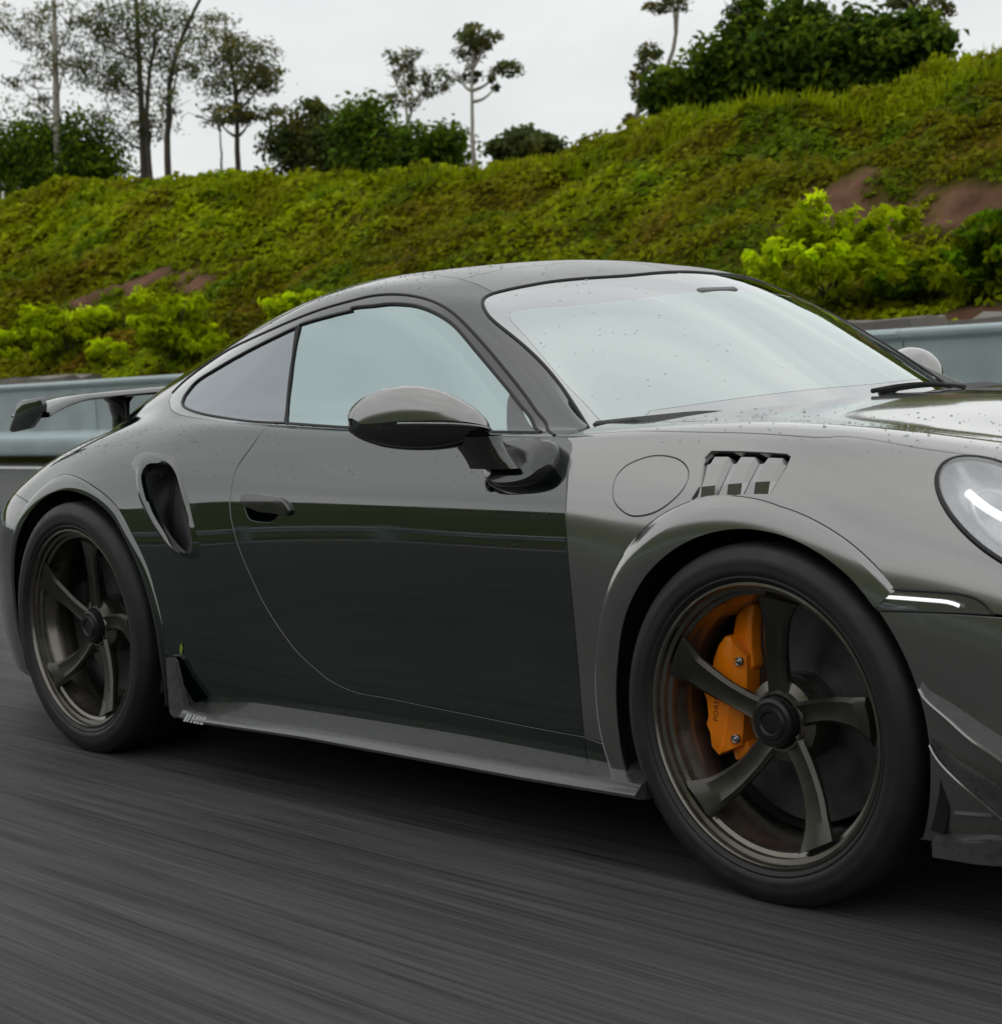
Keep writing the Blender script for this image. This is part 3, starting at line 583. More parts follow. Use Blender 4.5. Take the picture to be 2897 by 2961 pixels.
# --- front fender, hood, bumper
uX = lambda X: float(np.interp(X, FRONT.P[:, 3, 0], tuF))
hs = BK['F:hoodseam']; dft = BK['F:door_front'][0]; u_n = uX(.74); v_h = hs[-1][1]
kf = int(np.argmin(abs(TH-f_bump)))
mk = BK['F:marker']; mk_top = [mk[0], mk[6], mk[5], mk[4], mk[3]]; BK['F:mt'] = mk_top
bs_end = (u_n, BK['F:bumperseam'][-1][1]+.01)
hl = np.array(BK['F:headlight'], float); m_ = hl.mean(0); q_ = hl-m_; A_ = np.c_[q_[:, 0]**2, q_[:, 0]*q_[:, 1], q_[:, 1]**2, q_[:, 0], q_[:, 1]]; k_, *_ = np.linalg.lstsq(A_, np.ones(len(hl)), rcond=None)
Q2 = np.array([[k_[0], k_[1]/2], [k_[1]/2, k_[2]]]); c2d = np.linalg.solve(-2*Q2, k_[3:]); ev_, ve_ = np.linalg.eigh(Q2/(1+c2d @ Q2 @ c2d)); t_ = np.linspace(0, 2*np.pi, 80, endpoint=False)
if ev_.min() > 0: hl_loop = m_+c2d+(np.stack([np.cos(t_)/math.sqrt(ev_[0]), np.sin(t_)/math.sqrt(ev_[1])], 1) @ ve_.T)
else: hl_loop = m_+np.array([.08, 0])+np.stack([np.cos(t_)*.14, np.sin(t_)*.11], 1)
fuel_loop = closed('F:fuel', 60); lv = np.array(BK['F:louvre'], float)
lv_loop = loop(*[line(lv[i], lv[(i+1) % len(lv)], step=.01) for i in range(len(lv))])
arch_up = front_arch[::-1]                                       # rear -> front
k_sill = int(np.argmin(np.linalg.norm(arch_up-np.array(BK['F:sillseam'][-1]), axis=1)))
fend = loop(seg('F:door_front'), seg('F:sillseam'), arch_up[k_sill:len(TH)-kf], line(tuple(arch_up[len(TH)-kf-1]), mk_top[0]), seg('F:mt', straight=False), line(mk_top[-1], bs_end, (u_n, v_h)), line((u_n, v_h), hs[-1]), seg('F:hoodseam', rev=True), line(hs[0], (dft[0], hs[0][1]), dft))
fender = panel('front_fender', FRONT, fend, [fuel_loop, lv_loop, hl_loop], M['grey'], car, sp=.022)
tag(fender, 'grey metallic front fender with round fuel flap and three louvres')
panel('fuel_flap', FRONT, fuel_loop, [], M['grey'], fender, sp=.015, far=False)
flare('front_arch_lip', FRONT, FC, TH[kf-2:], r_cr[kf-2:], r_band[kf-2:], r_open[kf-2:], hF[kf-2:], M['grey'], car)
panel('hood', FRONT, loop(line((uX(-.57), hs[0][1]), hs[0]), seg('F:hoodseam'), line(hs[-1], (FRONT.U, v_h), (FRONT.U, FRONT.V), (uX(-.39), FRONT.V), (uX(-.47), tvF[11]), (uX(-.55), tvF[10]), (uX(-.57), hs[0][1]))), [], M['grey'], car, sym=True, sp=.028)
ab_ = front_arch[:kf+1][::-1]                                    # from the seam down the front of the arch
a_open = arc_uv(FRONT, FC, TH[:kf+1], r_open[:kf+1])[::-1]
bump_loop = loop(line(mk[1], bs_end, (u_n, v_h), (FRONT.U, v_h), (FRONT.U, 0), tuple(a_open[-1])), a_open[::-1], line(tuple(a_open[0]), mk[1]))
bumper = panel('front_bumper', FRONT, bump_loop, [], M['grey'], car, sp=.025, depth=.016)
tag(bumper, 'grey front bumper with two winglets and lower splitter')
sill_f = panel('front_sill', FRONT, loop(line(dfb if False else BK['F:door_front'][-1], (BK['F:door_front'][-1][0], 0.0)), line((BK['F:door_front'][-1][0], 0.0), tuple(arch_up[0])), arch_up[:k_sill+1], seg('F:sillseam', rev=True)), [], M['black'], car, sp=.02)
# louvres: three angled slats in the opening, dark box behind
def lq(s, t):
    TLc, TRc, BRc, BLc = lv[1]*.5+lv[0]*.5, lv[4], lv[6], lv[9]; s = np.asarray(s)[:, None]; t = np.asarray(t)[:, None]
    return (TLc*(1-s)+TRc*s)*(1-t)+(BLc*(1-s)+BRc*s)*t
for k in range(3):
    ss = np.array([0.02, .24, .76, .98]); tt = np.array([.03, .20, .66, 1.0]); rows = []
    for t, d in zip(tt, ([-.022, -.004, -.004, -.024], [-.006, -.0015, -.0015, -.007], [-.0045, -.003, -.003, -.005], [-.002, -.014, -.014, -.002])):
        s = (k+ss)/3; d = np.array(d)
        rows.append(Pt(FRONT, lq(s, np.full(4, t)), d))
    V_ = np.stack(rows, 0).reshape(-1, 3); o = both('louvre', V_, grid_faces(4, 4), M['grey'], fender, sharp=9)
s, t = np.meshgrid(np.linspace(-.02, 1.02, 6), np.linspace(-.03, 1.03, 5)); both('louvre_box', Pt(FRONT, lq(s.ravel(), t.ravel()), -.034), grid_faces(5, 6), M['matte_black'], fender)
# headlight: bowl, projector ring, light bars, clear lens
hc = hl_loop.mean(0)
lamp = panel('headlight', FRONT, hl_loop, [], M['lens'], car, sp=.02, gap=.003, depth=.004, lift=.002, bulge=.01)
tag(lamp, 'oval clear headlight with white ring and bar')
rows = [Pt(FRONT, inset(hl_loop, .003, True)[0], -.004)]
for f, d in ((.92, -.035), (.75, -.055), (.45, -.065), (.05, -.066)): rows.append(Pt(FRONT, hc+(hl_loop-hc)*f, d))
V_ = np.stack(rows, 1).reshape(-1, 3); both('reflector_bowl', V_, grid_faces(80, 5, True), M['bowl'], lamp)
V_, F_ = tube(Pt(FRONT, hc+(hl_loop-hc)*.62+np.array([.012, -.004]), -.028), .0055, 8, True); both('light_ring', V_, F_, M['lampwhite'], lamp)
lf = hl_loop[np.argmin(hl_loop[:, 0])]; p0 = Pt(FRONT, np.array([hc+(lf-hc)*.60, hc+(lf-hc)*.25+np.array([0, -.004]), hc+np.array([.05, -.012])]), -.022)
V_, F_ = tube(spline(p0, 10), .008, 8); both('light_bar', V_, F_, M['lamp_lit'], lamp)
V_, F_ = tube(Pt(FRONT, hl_loop, -.002), .006, 6, True); both('headlight_seal', V_, F_, M['rubber_seal'], lamp)
for z0, z1, x0, x1 in ((.235, .40, .66, .90),):
    q = [(x0, z0), (x1, z0), (x1+.015, z1), (x0+.07, z1)]; gl = inv(FRONT, *np.array([a_ for i_ in range(4) for a_ in [tuple(np.array(q[i_])+(np.array(q[(i_+1) % 4])-np.array(q[i_]))*f_) for f_ in np.linspace(0, 1, 10, endpoint=False)]]).T)
    panel('bumper_intake', FRONT, gl, [], M['matte_black'], bumper, sp=.03, gap=0, depth=.004, lift=.003, far=False)
# side marker lamp
mloop = loop(seg('F:mt'), line(mk[3], mk[2], mk[1], mk[0]))
mark = panel('marker_lamp', FRONT, mloop, [], M['lens'], car, sp=.012, gap=.003, depth=.012, lift=-.001)
mb = inset(mloop, .002, True)[0]; cM = mb.mean(0)
V_ = np.concatenate([Pt(FRONT, mb, -.012), Pt(FRONT, cM[None], -.013)]); both('lamp_back', V_, [(i, (i+1) % len(mb), len(mb)) for i in range(len(mb))], M['gloss_black'], mark)
V_, F_ = tube(Pt(FRONT, seg('F:drl', step=.01), -.0025), .0034, 6); both('light_strip', V_, F_, M['lamp_lit'], mark)
V_, F_ = tube(Pt(FRONT, mloop, -.001), .003, 6, True); both('lamp_seal', V_, F_, M['rubber_seal'], mark)
# winglets on the bumper and the splitter blade
for key in ('F:canard1', 'F:canard2'):
    P = BK[key]; P = P+[(P[-1][0]+.08, P[-1][1]-.05), (P[-1][0]+.16, P[-1][1]-.085)]; u_ = spline(np.array(P, float), 24); t_ = np.linspace(0, 1, 24); wd = .006+.05*np.sin(np.pi*np.clip(t_*.9+.04, 0, 1))
    i0 = Pt(FRONT, u_, -.004); o0 = Pt(FRONT, u_, wd); up = np.array([0, 0, .008])
    V_ = np.stack([i0+up*2.2, o0+up, o0+np.array([0, -.001, .002]), i0-up*.3], 1).reshape(-1, 3); F_ = grid_faces(24, 4)+[(i*4+3, (i+1)*4+3, (i+1)*4, i*4) for i in range(23)]+[(0, 1, 2, 3), (95, 94, 93, 92)]
    wl = both('winglet', V_, F_, M['carbon'], bumper, sharp=25); V_, F_ = tube(o0+up*.6, .0032, 6); both('winglet_glint', V_, F_, M['grey'], bumper)  # pale tube along the carbon edge paints in its bright sky highlight
xs = np.linspace(.365, .80, 18); wo_ = np.interp(xs, [.365, .45, .6, .7, .8], [.905, .90, .845, .76, .62]); V_ = []
for x, w in zip(xs, wo_):
    zt = .183+.012*min((x-.365)/.1, 1)
    V_ += [(x, -w+.16, zt+.012), (x, -w+.01, zt), (x, -w, zt-.006), (x, -w, .150), (x, -w+.02, .142), (x, -w+.2, .142)]
both('splitter', V_, grid_faces(18, 6)+[(0, 1, 2, 3, 4, 5)], M['carbon'], bumper, sharp=30)
P_ = Pt(FRONT, inv(FRONT, np.linspace(.40, .75, 14), np.linspace(.232, .252, 14)), 0); q_ = Pt(FRONT, inv(FRONT, np.linspace(.40, .75, 14), np.linspace(.222, .236, 14)), 0)
both('splitter_trim', np.stack([P_+np.array([0, .002, 0]), P_*.5+q_*.5-np.array([0, np.float64(.008), 0]), q_], 1).reshape(-1, 3), [f[::-1] for f in grid_faces(14, 3)], M['carbon'], bumper)
# side skirt blade with upright end fin
xs = np.linspace(-1.93, -.295, 60); V_ = []
for x in xs:
    w = np.interp(x, [-1.93, -1.85, -1.5, -.6, -.295], [.955, .967, .972, .962, .945]); ze = np.interp(x, [-1.93, -1.8, -1.5, -1.35, -.275], [.176, .177, .186, .189, .188])
    z2 = np.interp(x, [-1.93, -1.7, -.9, -.275], [.190, .208, .212, .206])
    V_ += [(x, -.845, z2+.004), (x, -.885, z2), (x, -w+.024, ze+.004), (x, -w+.020, ze+.003), (x, -w, ze-.014), (x, -w+.001, ze-.020), (x, -w+.014, ze-.026), (x, -.845, .150)]
skirt = both('side_skirt', V_, grid_faces(60, 8)+[tuple(range(8))[::-1], tuple(59*8+i for i in range(8))], M['carbon'], car, sharp=28)
fin = [(-1.998, .309), (-1.968, .310), (-1.957, .300), (-1.938, .235), (-1.922, .182), (-1.912, .156), (-1.975, .151), (-1.995, .163)]
n_ = len(fin); V_ = [(x, -.938-.10*max(.2-z, 0), z) for x, z in fin]+[(x, -.925, z) for x, z in fin]
both('skirt_fin', V_, [tuple(range(n_))[::-1], tuple(range(n_, 2*n_))]+[(i, (i+1) % n_, n_+(i+1) % n_, n_+i) for i in range(n_)], M['carbon'], skirt, smooth=False)
# pale slanted print at the rear end of the skirt blade
V_ = []; F_ = []
for i, (w_, g_) in enumerate([(.012, 0), (.008, 1), (.010, 0), (.013, 1), (.011, 0), (.014, 0)]):
    x0 = -1.885+i*.0155; k = len(V_); V_ += [(x0, -.9705, .1560), (x0+w_, -.9705, .1560), (x0+w_+.004, -.9585, .1735), (x0+.004, -.9585, .1735)]; F_.append((k, k+1, k+2, k+3))
mesh('skirt_print', V_, F_, M['white_print'], skirt, False)
# ------------------------------------------------------------------ wheels and brakes
def make_wheel(c, rim_r, tyre_r, width, phase, sgn, spin_dir, first=None):
    """sgn -1: outer face towards -Y (near side)"""
    rt = empty('wheel', c); rt.parent = car
    if sgn > 0: rt.rotation_euler = (0, 0, math.pi)
    if first:
        for ch in first.children:
            q = ch.copy(); COL.objects.link(q); q.parent = rt
        return rt
    b = rim_r; s = tyre_r
    prof = [(b-.004, .004), (b+.002, -.004), (b+.008, -.009), (b+.012, -.008), (b+.016, -.012), (b+.024, -.0135), (b+.030, -.0125), (b+.034, -.013), (b+(s-b)*.62, -.0125), (b+(s-b)*.66, -.0105), (s-.012, -.004), (s-.004, .006), (s-.001, .018)]
    for g in (.22, .42, .62, .82):
        y = .018+(width-.012)*g; prof += [(s, y-.006), (s-.007, y-.0055), (s-.007, y+.0055), (s, y+.006)]
    prof += [(s-.002, width+.004), (s-.012, width+.012), (b+.02, width+.008), (b, width)]
    V, F = lathe(prof, 128); t = mesh('tyre', V, F, M['tyre'], rt); t.data.set_sharp_from_angle(angle=R(40))
    # tread blocks: shallow lateral sipes as proud lugs on the shoulder
    prof = [(b-.004, .012), (b, .001), (b-.001, -.003), (b-.006, -.004), (b-.009, .0), (b-.010, .010), (b-.018, .013), (b-.0195, .022), (b-.0275, .026), (b-.030, .045), (b-.038, .056), (b-.042, .10), (b-.040, width*.7), (b-.01, width)]
    V, F = lathe(prof, 128); o = mesh('rim', V, F, M['rim'], rt); o.data.set_sharp_from_angle(angle=R(32))
    V, F = lathe([(b-.05, .115), (b-.052, .16), (.05, .165)], 48); mesh('inner_barrel', V, F, M['rim_dark'], rt)
    nr = 15
    for k in range(5):
        V = []; rr = np.linspace(.040, b-.031, nr)
        for i, r_ in enumerate(rr):
            f = i/(nr-1); yc = .062-.050*f**.8+.012*math.sin(math.pi*f); wd = np.interp(f, [0, .15, .45, .8, 1], [.050, .046, .046, .062, .088]); th = .020+.012*(1-f); sw = phase+2*math.pi*k/5+spin_dir*(.10*f+.10*f*f)
            ca, sa = math.cos(sw), math.sin(sw)
            for tx, ty in ((-.5, .25), (-.5, .0), (-.36, -.25), (0, -.10), (.36, -.32), (.5, -.05), (.5, .3), (.2, 1.0), (-.2, 1.0)):
                a_ = wd*tx; y = yc+th*ty; V.append((r_*ca-a_*sa, y, r_*sa+a_*ca))
        m = 9; F = []
        for i in range(nr-1):
            for j in range(m): F.append((i*m+j, (i+1)*m+j, (i+1)*m+(j+1) % m, i*m+(j+1) % m))
        F.append(tuple(range(m))); F.append(tuple((nr-1)*m+j for j in range(m))[::-1])
        o = mesh('spoke', V, F, M['spoke'], rt); o.data.set_sharp_from_angle(angle=R(38))
    V, F = lathe([(.0, .028), (.020, .028), (.023, .024), (.030, .024), (.033, .029), (.040, .029), (.046, .033), (.048, .040), (.048, .08)], 48); o = mesh('centre_lock', V, F, M['hub'], rt); o.data.set_sharp_from_angle(angle=R(30))
    V, F = lathe([(.049, .056), (.052, .050), (.0565, .050), (.060, .058), (.078, .064), (.082, .075), (.082, .11)], 64); o = mesh('hub_ring', V, F, M['rim'], rt); o.data.set_sharp_from_angle(angle=R(30))
    return rt
wf = make_wheel((0, -.905, .338), .271, .343, .262, R(163), -1, -1)
wr = make_wheel((-2.45, -.935, .355), .285, .361, .318, R(157), -1, -1)
make_wheel((0, .905, .338), .271, .343, .262, 0, 1, 1, wf); make_wheel((-2.45, .935, .355), .285, .361, .318, 0, 1, 1, wr)
def brake(c, r, far):
    sg = 1 if not far else -1
    V, F = lathe([(.075, .118), (.079, .108), (.085, .106), (.085, .130), (.105, .132), (r, .132), (r+.002, .134), (r+.002, .160), (.09, .16)], 72)
    o = mesh('brake_disc', [(x, y*sg, z) for x, y, z in V], F if not far else [f[::-1] for f in F], M['disc'], car, loc=c); o.data.set_sharp_from_angle(angle=R(30)); return o
for X, y, z, r in ((0, -.905, .338, .208), (-2.45, -.935, .355, .20)):
    for far in (0, 1):
        d = brake((X, y if not far else -y, z), r, far)
# orange fixed caliper behind the front wheel spokes
def extrude_poly(name, P, y0, y1, mat, parent, bev=.004, shear=0.0):
    bm = bmesh.new(); vs_ = [bm.verts.new((x, y0+shear*(x+.15), z)) for x, z in P]; f = bm.faces.new(vs_)
    r = bmesh.ops.extrude_face_region(bm, geom=[f]); vv = [g for g in r['geom'] if isinstance(g, bmesh.types.BMVert)]; bmesh.ops.translate(bm, verts=vv, vec=(0, y1-y0, 0))
    if bev: bmesh.ops.bevel(bm, geom=bm.edges[:], offset=bev, segments=2, profile=.5, affect='EDGES', clamp_overlap=True)
    return bm_obj(name, bm, mat, parent, sharp=R(30))
cal_face = [(-.143, .486), (-.130, .484), (-.122, .472), (-.128, .425), (-.139, .354), (-.149, .301), (-.161, .257), (-.174, .245), (-.193, .262), (-.195, .289), (-.204, .305), (-.197, .322), (-.199, .352), (-.207, .372), (-.198, .392), (-.184, .403), (-.175, .439), (-.161, .466)]
caliper = extrude_poly('brake_caliper', cal_face, -.828, -.745, M['orange'], car, .004)
tag(caliper, 'orange brake caliper')
fac = [(-.1235, .474), (-.104, .447), (-.107, .390), (-.115, .354), (-.122, .301), (-.128, .270), (-.160, .2545), (-.1475, .301), (-.1375, .354), (-.1265, .425)]
bm = bmesh.new(); inn = {(-.104, .447), (-.107, .390), (-.115, .354), (-.122, .301), (-.128, .270)}
top = [bm.verts.new((x, -.829 if (x, z) not in inn else -.812, z)) for x, z in fac]; bot = [bm.verts.new((x, -.75, z)) for x, z in fac]; n_ = len(fac); bm.faces.new(top); bm.faces.new(bot[::-1])
for i in range(n_): bm.faces.new((top[i], bot[i], bot[(i+1) % n_], top[(i+1) % n_]))
bm_obj('caliper_flank', bm, M['orange'], caliper, sharp=R(25))
extrude_poly('caliper_bridge', [(-.150, .478), (-.138, .520), (-.112, .545), (-.088, .548), (-.098, .500), (-.100, .455), (-.096, .430), (-.104, .415), (-.125, .440)], -.800, -.74, M['orange'], caliper, .006)
extrude_poly('caliper_foot', [(-.165, .262), (-.128, .278), (-.118, .262), (-.135, .238), (-.158, .232)], -.800, -.74, M['orange'], caliper, .005)
for x, z in ((-.1155, .437), (-.1335, .283)):
    V, F = lathe([(.0, -.003), (.0035, -.003), (.004, 0), (.0065, -.001), (.008, -.003), (.0085, .006)], 16); mesh('caliper_bolt', V, F, M['steel'], caliper, loc=(x, -.824, z))
cu = bpy.data.curves.new('lettering', 'FONT'); cu.body = 'PORSCHE'; cu.size = .0165; cu.extrude = .0004; cu.align_x = 'CENTER'; cu.align_y = 'CENTER'; cu.space_character = 1.12
to = bpy.data.objects.new('lettering', cu); COL.objects.link(to); bpy.context.view_layer.update()
me = bpy.data.meshes.new_from_object(to.evaluated_get(bpy.context.evaluated_depsgraph_get())); COL.objects.unlink(to); bpy.data.objects.remove(to)
me.materials.clear(); me.materials.append(M['orange_dark']); lt = link('lettering', me, caliper, (-.172, -.8285, .352))
lt.rotation_euler = (Matrix.Rotation(R(83), 3, 'Y').transposed() @ Matrix.Rotation(R(90), 3, 'X')).to_euler()
c2 = caliper.copy(); COL.objects.link(c2); c2.scale = (1, -1, 1); del c2['label']
for X, yy in ((-2.63, -.83), (-2.63, .83)):
    extrude_poly('rear_caliper', [(X-.02, .45), (X+.03, .47), (X+.045, .40), (X+.04, .30), (X+.02, .25), (X-.03, .27), (X-.045, .36)], yy, yy+(.07 if yy < 0 else -.07), M['satin_black'], car, .006)
# wheel wells, underbody
for X, z, r, y in ((0, .338, .385, -.915), (-2.45, .355, .40, -.935)):
    n = 40; V = []; prof = [(r, .02), (r+.02, .03), (r+.02, .33), (r-.05, .36), (.02, .37)]
    for i in range(n+1):
        a = R(-22)+R(224)*i/n; V += [(X+q*math.cos(a), y+d, z+q*math.sin(a)) for q, d in prof]
    both('wheel_well', V, [f[::-1] for f in grid_faces(n+1, 5)], M['matte_black'], car)
bm = bmesh.new(); box(bm, (-1.25, 0, .20), (4.0, 1.06, .14)); box(bm, (-1.22, 0, .22), (1.55, 1.68, .16)); bm_obj('underbody', bm, M['matte_black'], car, smooth=False)
bm = bmesh.new(); box(bm, (-1.22, 0, .30), (1.3, 1.5, .05)); box(bm, (-2.35, 0, .56), (.5, 1.0, .55)); box(bm, (-.12, 0, .52), (.35, 1.0, .5)); bm_obj('floor_pan', bm, M['interior'], car, smooth=False)
for X, W_, lo, hi, nm in ((-3.50, .40, .2, .70, 'tail_panel'), (.950, .475, .19, .652, 'nose_panel'), (.962, .40, .235, .40, 'front_grille')):
    bm = bmesh.new(); box(bm, (X, 0, (lo+hi)/2), (.05, 2*W_, hi-lo)); bevel(bm, .02); bm_obj(nm, bm, M['grey'] if nm == 'nose_panel' else M['gloss_black'], car)
# ------------------------------------------------------------------ door mirrors
ym = [-.862, -.880, -.905, -.940, -.975, -1.010, -1.035, -1.050, -1.058]
xf = [-.750, -.722, -.712, -.722, -.750, -.800, -.855, -.905, -.945]; xb = [-.845, -.870, -.890, -.912, -.935, -.960, -.980, -.990, -.978]
zt = [.918, .935, .958, .984, .998, .997, .981, .958, .937]; zb = [.880, .868, .863, .859, .859, .866, .880, .896, .914]
Q = spline(np.stack([ym, xf, xb, zt, zb], 1), 26); mcap = []; m_ = 40
for y, a, b, t_, bt in Q:
    cx, rx = (a+b)/2, (a-b)/2; sp_ = bt+(t_-bt)*.46
    for j in range(m_):
        q = 2*math.pi*j/m_; cq, sq = math.cos(q), math.sin(q); e = .72
        x = cx+rx*math.copysign(abs(cq)**e, cq); hz = (t_-sp_) if sq >= 0 else (sp_-bt)
        x += -.020*max(sq, 0)**1.5*(1 if cq > 0 else 0)
        mcap.append((x, y, sp_+hz*math.copysign(abs(sq)**(.82 if sq > 0 else .75), sq)))
mv = np.array(mcap); Fm = []
for i in range(25):
    for j in range(m_): Fm.append((i*m_+j, i*m_+(j+1) % m_, (i+1)*m_+(j+1) % m_, (i+1)*m_+j))
Fm += [tuple(range(m_)), tuple(25*m_+j for j in range(m_))[::-1]]
capf = [f for f in Fm if len(f) == 4 and (f[0] % m_) < m_//2]; lowf = [f for f in Fm if not (len(f) == 4 and (f[0] % m_) < m_//2)]
low = both('wing_mirror', mv, [f[::-1] for f in lowf], M['gloss_black'], car, sharp=60)
capv = mv.copy(); cc = mv.reshape(26, m_, 3).mean(1, keepdims=True).repeat(m_, 1).reshape(-1, 3); capv += (mv-cc)*.018
capo = both('mirror_cap', capv, [f[::-1] for f in capf], M['grey'], low, sharp=60); tag(capo, 'grey upper cap of the mirror with water beads')
strip = []
for y, a, b, t_, bt in Q[2:19]:
    z = bt+(t_-bt)*.40; strip.append((a+.0005, y, z))
V_, F_ = tube(strip, [.0045]*len(strip), 6); both('indicator_strip', V_, F_, M['dull_chrome'], low)
V_ = [(x-.001, y, z) for (y, a, x, t_, bt) in Q[3:24] for z in (bt+.012, t_-.012)]; both('mirror_glass', V_, grid_faces(21, 2), M['chrome'], low)
V_ = []
for f in np.linspace(0, 1, 9):
    cx = -.700-.045*f; cy = -.893-.014*f; cz_ = .815+.070*f; wx = .072-.010*math.sin(f*3.1); wy = .024+.014*f
    for j in range(16):
        q = 2*math.pi*j/16; V_.append((cx+wx*math.copysign(abs(math.cos(q))**.7, math.cos(q)), cy+wy*math.copysign(abs(math.sin(q))**.7, math.sin(q)), cz_+.35*wx*math.cos(q)*0))
F_ = [(i*16+j, i*16+(j+1) % 16, (i+1)*16+(j+1) % 16, (i+1)*16+j) for i in range(8) for j in range(16)]; both('mirror_arm', V_, F_, M['gloss_black'], low)
pad = np.array([(-.772, .812), (-.762, .785), (-.735, .766), (-.665, .760), (-.600, .768), (-.565, .785), (-.552, .812), (-.556, .842), (-.575, .856), (-.640, .860), (-.720, .856), (-.762, .842)]); pad = spline(pad, 48, True); pc = pad.mean(0); pad = pc+(pad-pc)*.95; rows = []
for f, h in ((1.0, -.004), (1.0, .018), (.96, .030), (.86, .038), (.5, .042), (.02, .043)):
    uv = inv(SIDE, *(pc+(pad-pc)*f).T); rows.append(Pt(SIDE, uv, h))
both('mirror_base', np.stack(rows, 1).reshape(-1, 3), grid_faces(48, 6, True), M['gloss_black'], low)
bpy.data.objects[low['_far']].location.x = -.09
# ------------------------------------------------------------------ rear wing
ys = np.linspace(-.70, .70, 41); V_ = []
prof = [(0, 0), (.012, .010), (.06, .018), (.14, .017), (.22, .010), (.258, .002), (.255, -.003), (.20, -.006), (.12, -.008), (.05, -.010), (.01, -.008)]
for y in ys:
    f = abs(y)/.70; z0 = 1.006-.012*f**2-.042*max(f-.78, 0)**2/.05; x0 = -2.90-.045*f**2
    V_ += [(x0-px, y, z0+pz*(1-.3*f)) for px, pz in prof]
m_ = len(prof); F_ = [(i*m_+j, (i+1)*m_+j, (i+1)*m_+(j+1) % m_, i*m_+(j+1) % m_) for i in range(40) for j in range(m_)]
wing = mesh('rear_wing', V_, F_, M['black'], car); wing.data.set_sharp_from_angle(angle=R(50)); tag(wing, 'black raised rear wing with end plates')
ep = [(-3.201, .911), (-3.185, .904), (-3.060, .916), (-2.972, .968), (-2.968, .990), (-2.978, 1.010), (-3.105, 1.004), (-3.130, .996)]
for sg in (-1, 1):
    bm = bmesh.new(); a_ = [bm.verts.new((x, sg*.712, z)) for x, z in ep]; b_ = [bm.verts.new((x, sg*.694, z)) for x, z in ep]; n_ = len(ep); bm.faces.new(a_); bm.faces.new(b_[::-1])
    for i in range(n_): bm.faces.new((a_[i], a_[(i+1) % n_], b_[(i+1) % n_], b_[i]))
    bmesh.ops.bevel(bm, geom=bm.edges[:], offset=.004, segments=2, profile=.5, affect='EDGES'); bm_obj('end_plate', bm, M['black'], wing, sharp=R(25))
    V_ = []
    for z, xo, ln, wd in ((.86, -3.03, .10, .030), (.93, -3.035, .085, .022), (.975, -3.04, .11, .026), (.995, -3.04, .13, .05)):
        V_ += [(xo+ln*.5*math.cos(q), sg*.40+wd*math.sin(q), z) for q in np.linspace(0, 2*math.pi, 16, endpoint=False)]
    mesh('pylon', V_, [(i*16+j, i*16+(j+1) % 16, (i+1)*16+(j+1) % 16, (i+1)*16+j) for i in range(3) for j in range(16)], M['gloss_black'], wing)
# ------------------------------------------------------------------ cabin
bm = bmesh.new(); pr = [(-.30, .62), (-.34, .885), (-.50, .905), (-.66, .895), (-.74, .84), (-.72, .70), (-.60, .60)]
a_ = [bm.verts.new((x, -.68, z)) for x, z in pr]; b_ = [bm.verts.new((x, .68, z)) for x, z in pr]; n_ = len(pr); bm.faces.new(a_); bm.faces.new(b_[::-1])
for i in range(n_): bm.faces.new((a_[i], a_[(i+1) % n_], b_[(i+1) % n_], b_[i]))
bmesh.ops.bevel(bm, geom=bm.edges[:], offset=.02, segments=2, profile=.5, affect='EDGES'); bm_obj('dashboard', bm, M['interior'], car)
def seat(y):
    st = bpy.data.meshes.new('seat'); bm = bmesh.new()
    vv = box(bm, (-1.17, y, .42), (.50, .48, .16), Matrix.Rotation(R(-8), 3, 'Y')); box(bm, (-1.475, y, .70), (.13, .46, .62), Matrix.Rotation(R(-16), 3, 'Y')); box(bm, (-1.575, y, 1.03), (.10, .27, .16), Matrix.Rotation(R(-12), 3, 'Y'))
    bevel(bm, .035, 3); return bm_obj('seat', bm, M['leather'], car)
seat(-.37); seat(.37)
bm = bmesh.new(); box(bm, (-2.05, 0, .72), (.3, 1.2, .34), Matrix.Rotation(R(-20), 3, 'Y')); bevel(bm, .05, 3); bm_obj('rear_bench', bm, M['leather'], car)
bm = bmesh.new(); Mw = Matrix.Translation((-.83, .37, .835)) @ Matrix.Rotation(R(-66), 4, 'Y')
def torus(bm, R0, r0, Mx, n=40, k=8):
    vv = [[bm.verts.new(Mx @ Vector(((R0+r0*math.cos(2*math.pi*j/k))*math.cos(2*math.pi*i/n), (R0+r0*math.cos(2*math.pi*j/k))*math.sin(2*math.pi*i/n), r0*math.sin(2*math.pi*j/k)))) for j in range(k)] for i in range(n)]
    for i in range(n):
        for j in range(k): bm.faces.new((vv[i][j], vv[(i+1) % n][j], vv[(i+1) % n][(j+1) % k], vv[i][(j+1) % k]))
torus(bm, .178, .015, Mw)
swh = bm_obj('steering_wheel', bm, M['interior'], car)
bm = bmesh.new(); r_ = bmesh.ops.create_cone(bm, cap_ends=True, segments=24, radius1=.07, radius2=.055, depth=.05); bmesh.ops.transform(bm, matrix=Mw, verts=r_['verts'])
for a in (0, 90, 180): r_ = box(bm, Mw @ Matrix.Rotation(R(a-90), 4, 'Z') @ Vector((.115, 0, 0)), (.13, .035, .018), (Mw @ Matrix.Rotation(R(a-90), 4, 'Z')).to_3x3())
bm_obj('wheel_hub', bm, M['interior'], swh)
bm = bmesh.new(); box(bm, (-.83, 0, 1.165), (.025, .15, .045), Matrix.Rotation(R(15), 3, 'Y')); bevel(bm, .012, 2); bm_obj('interior_mirror', bm, M['sail'], car)
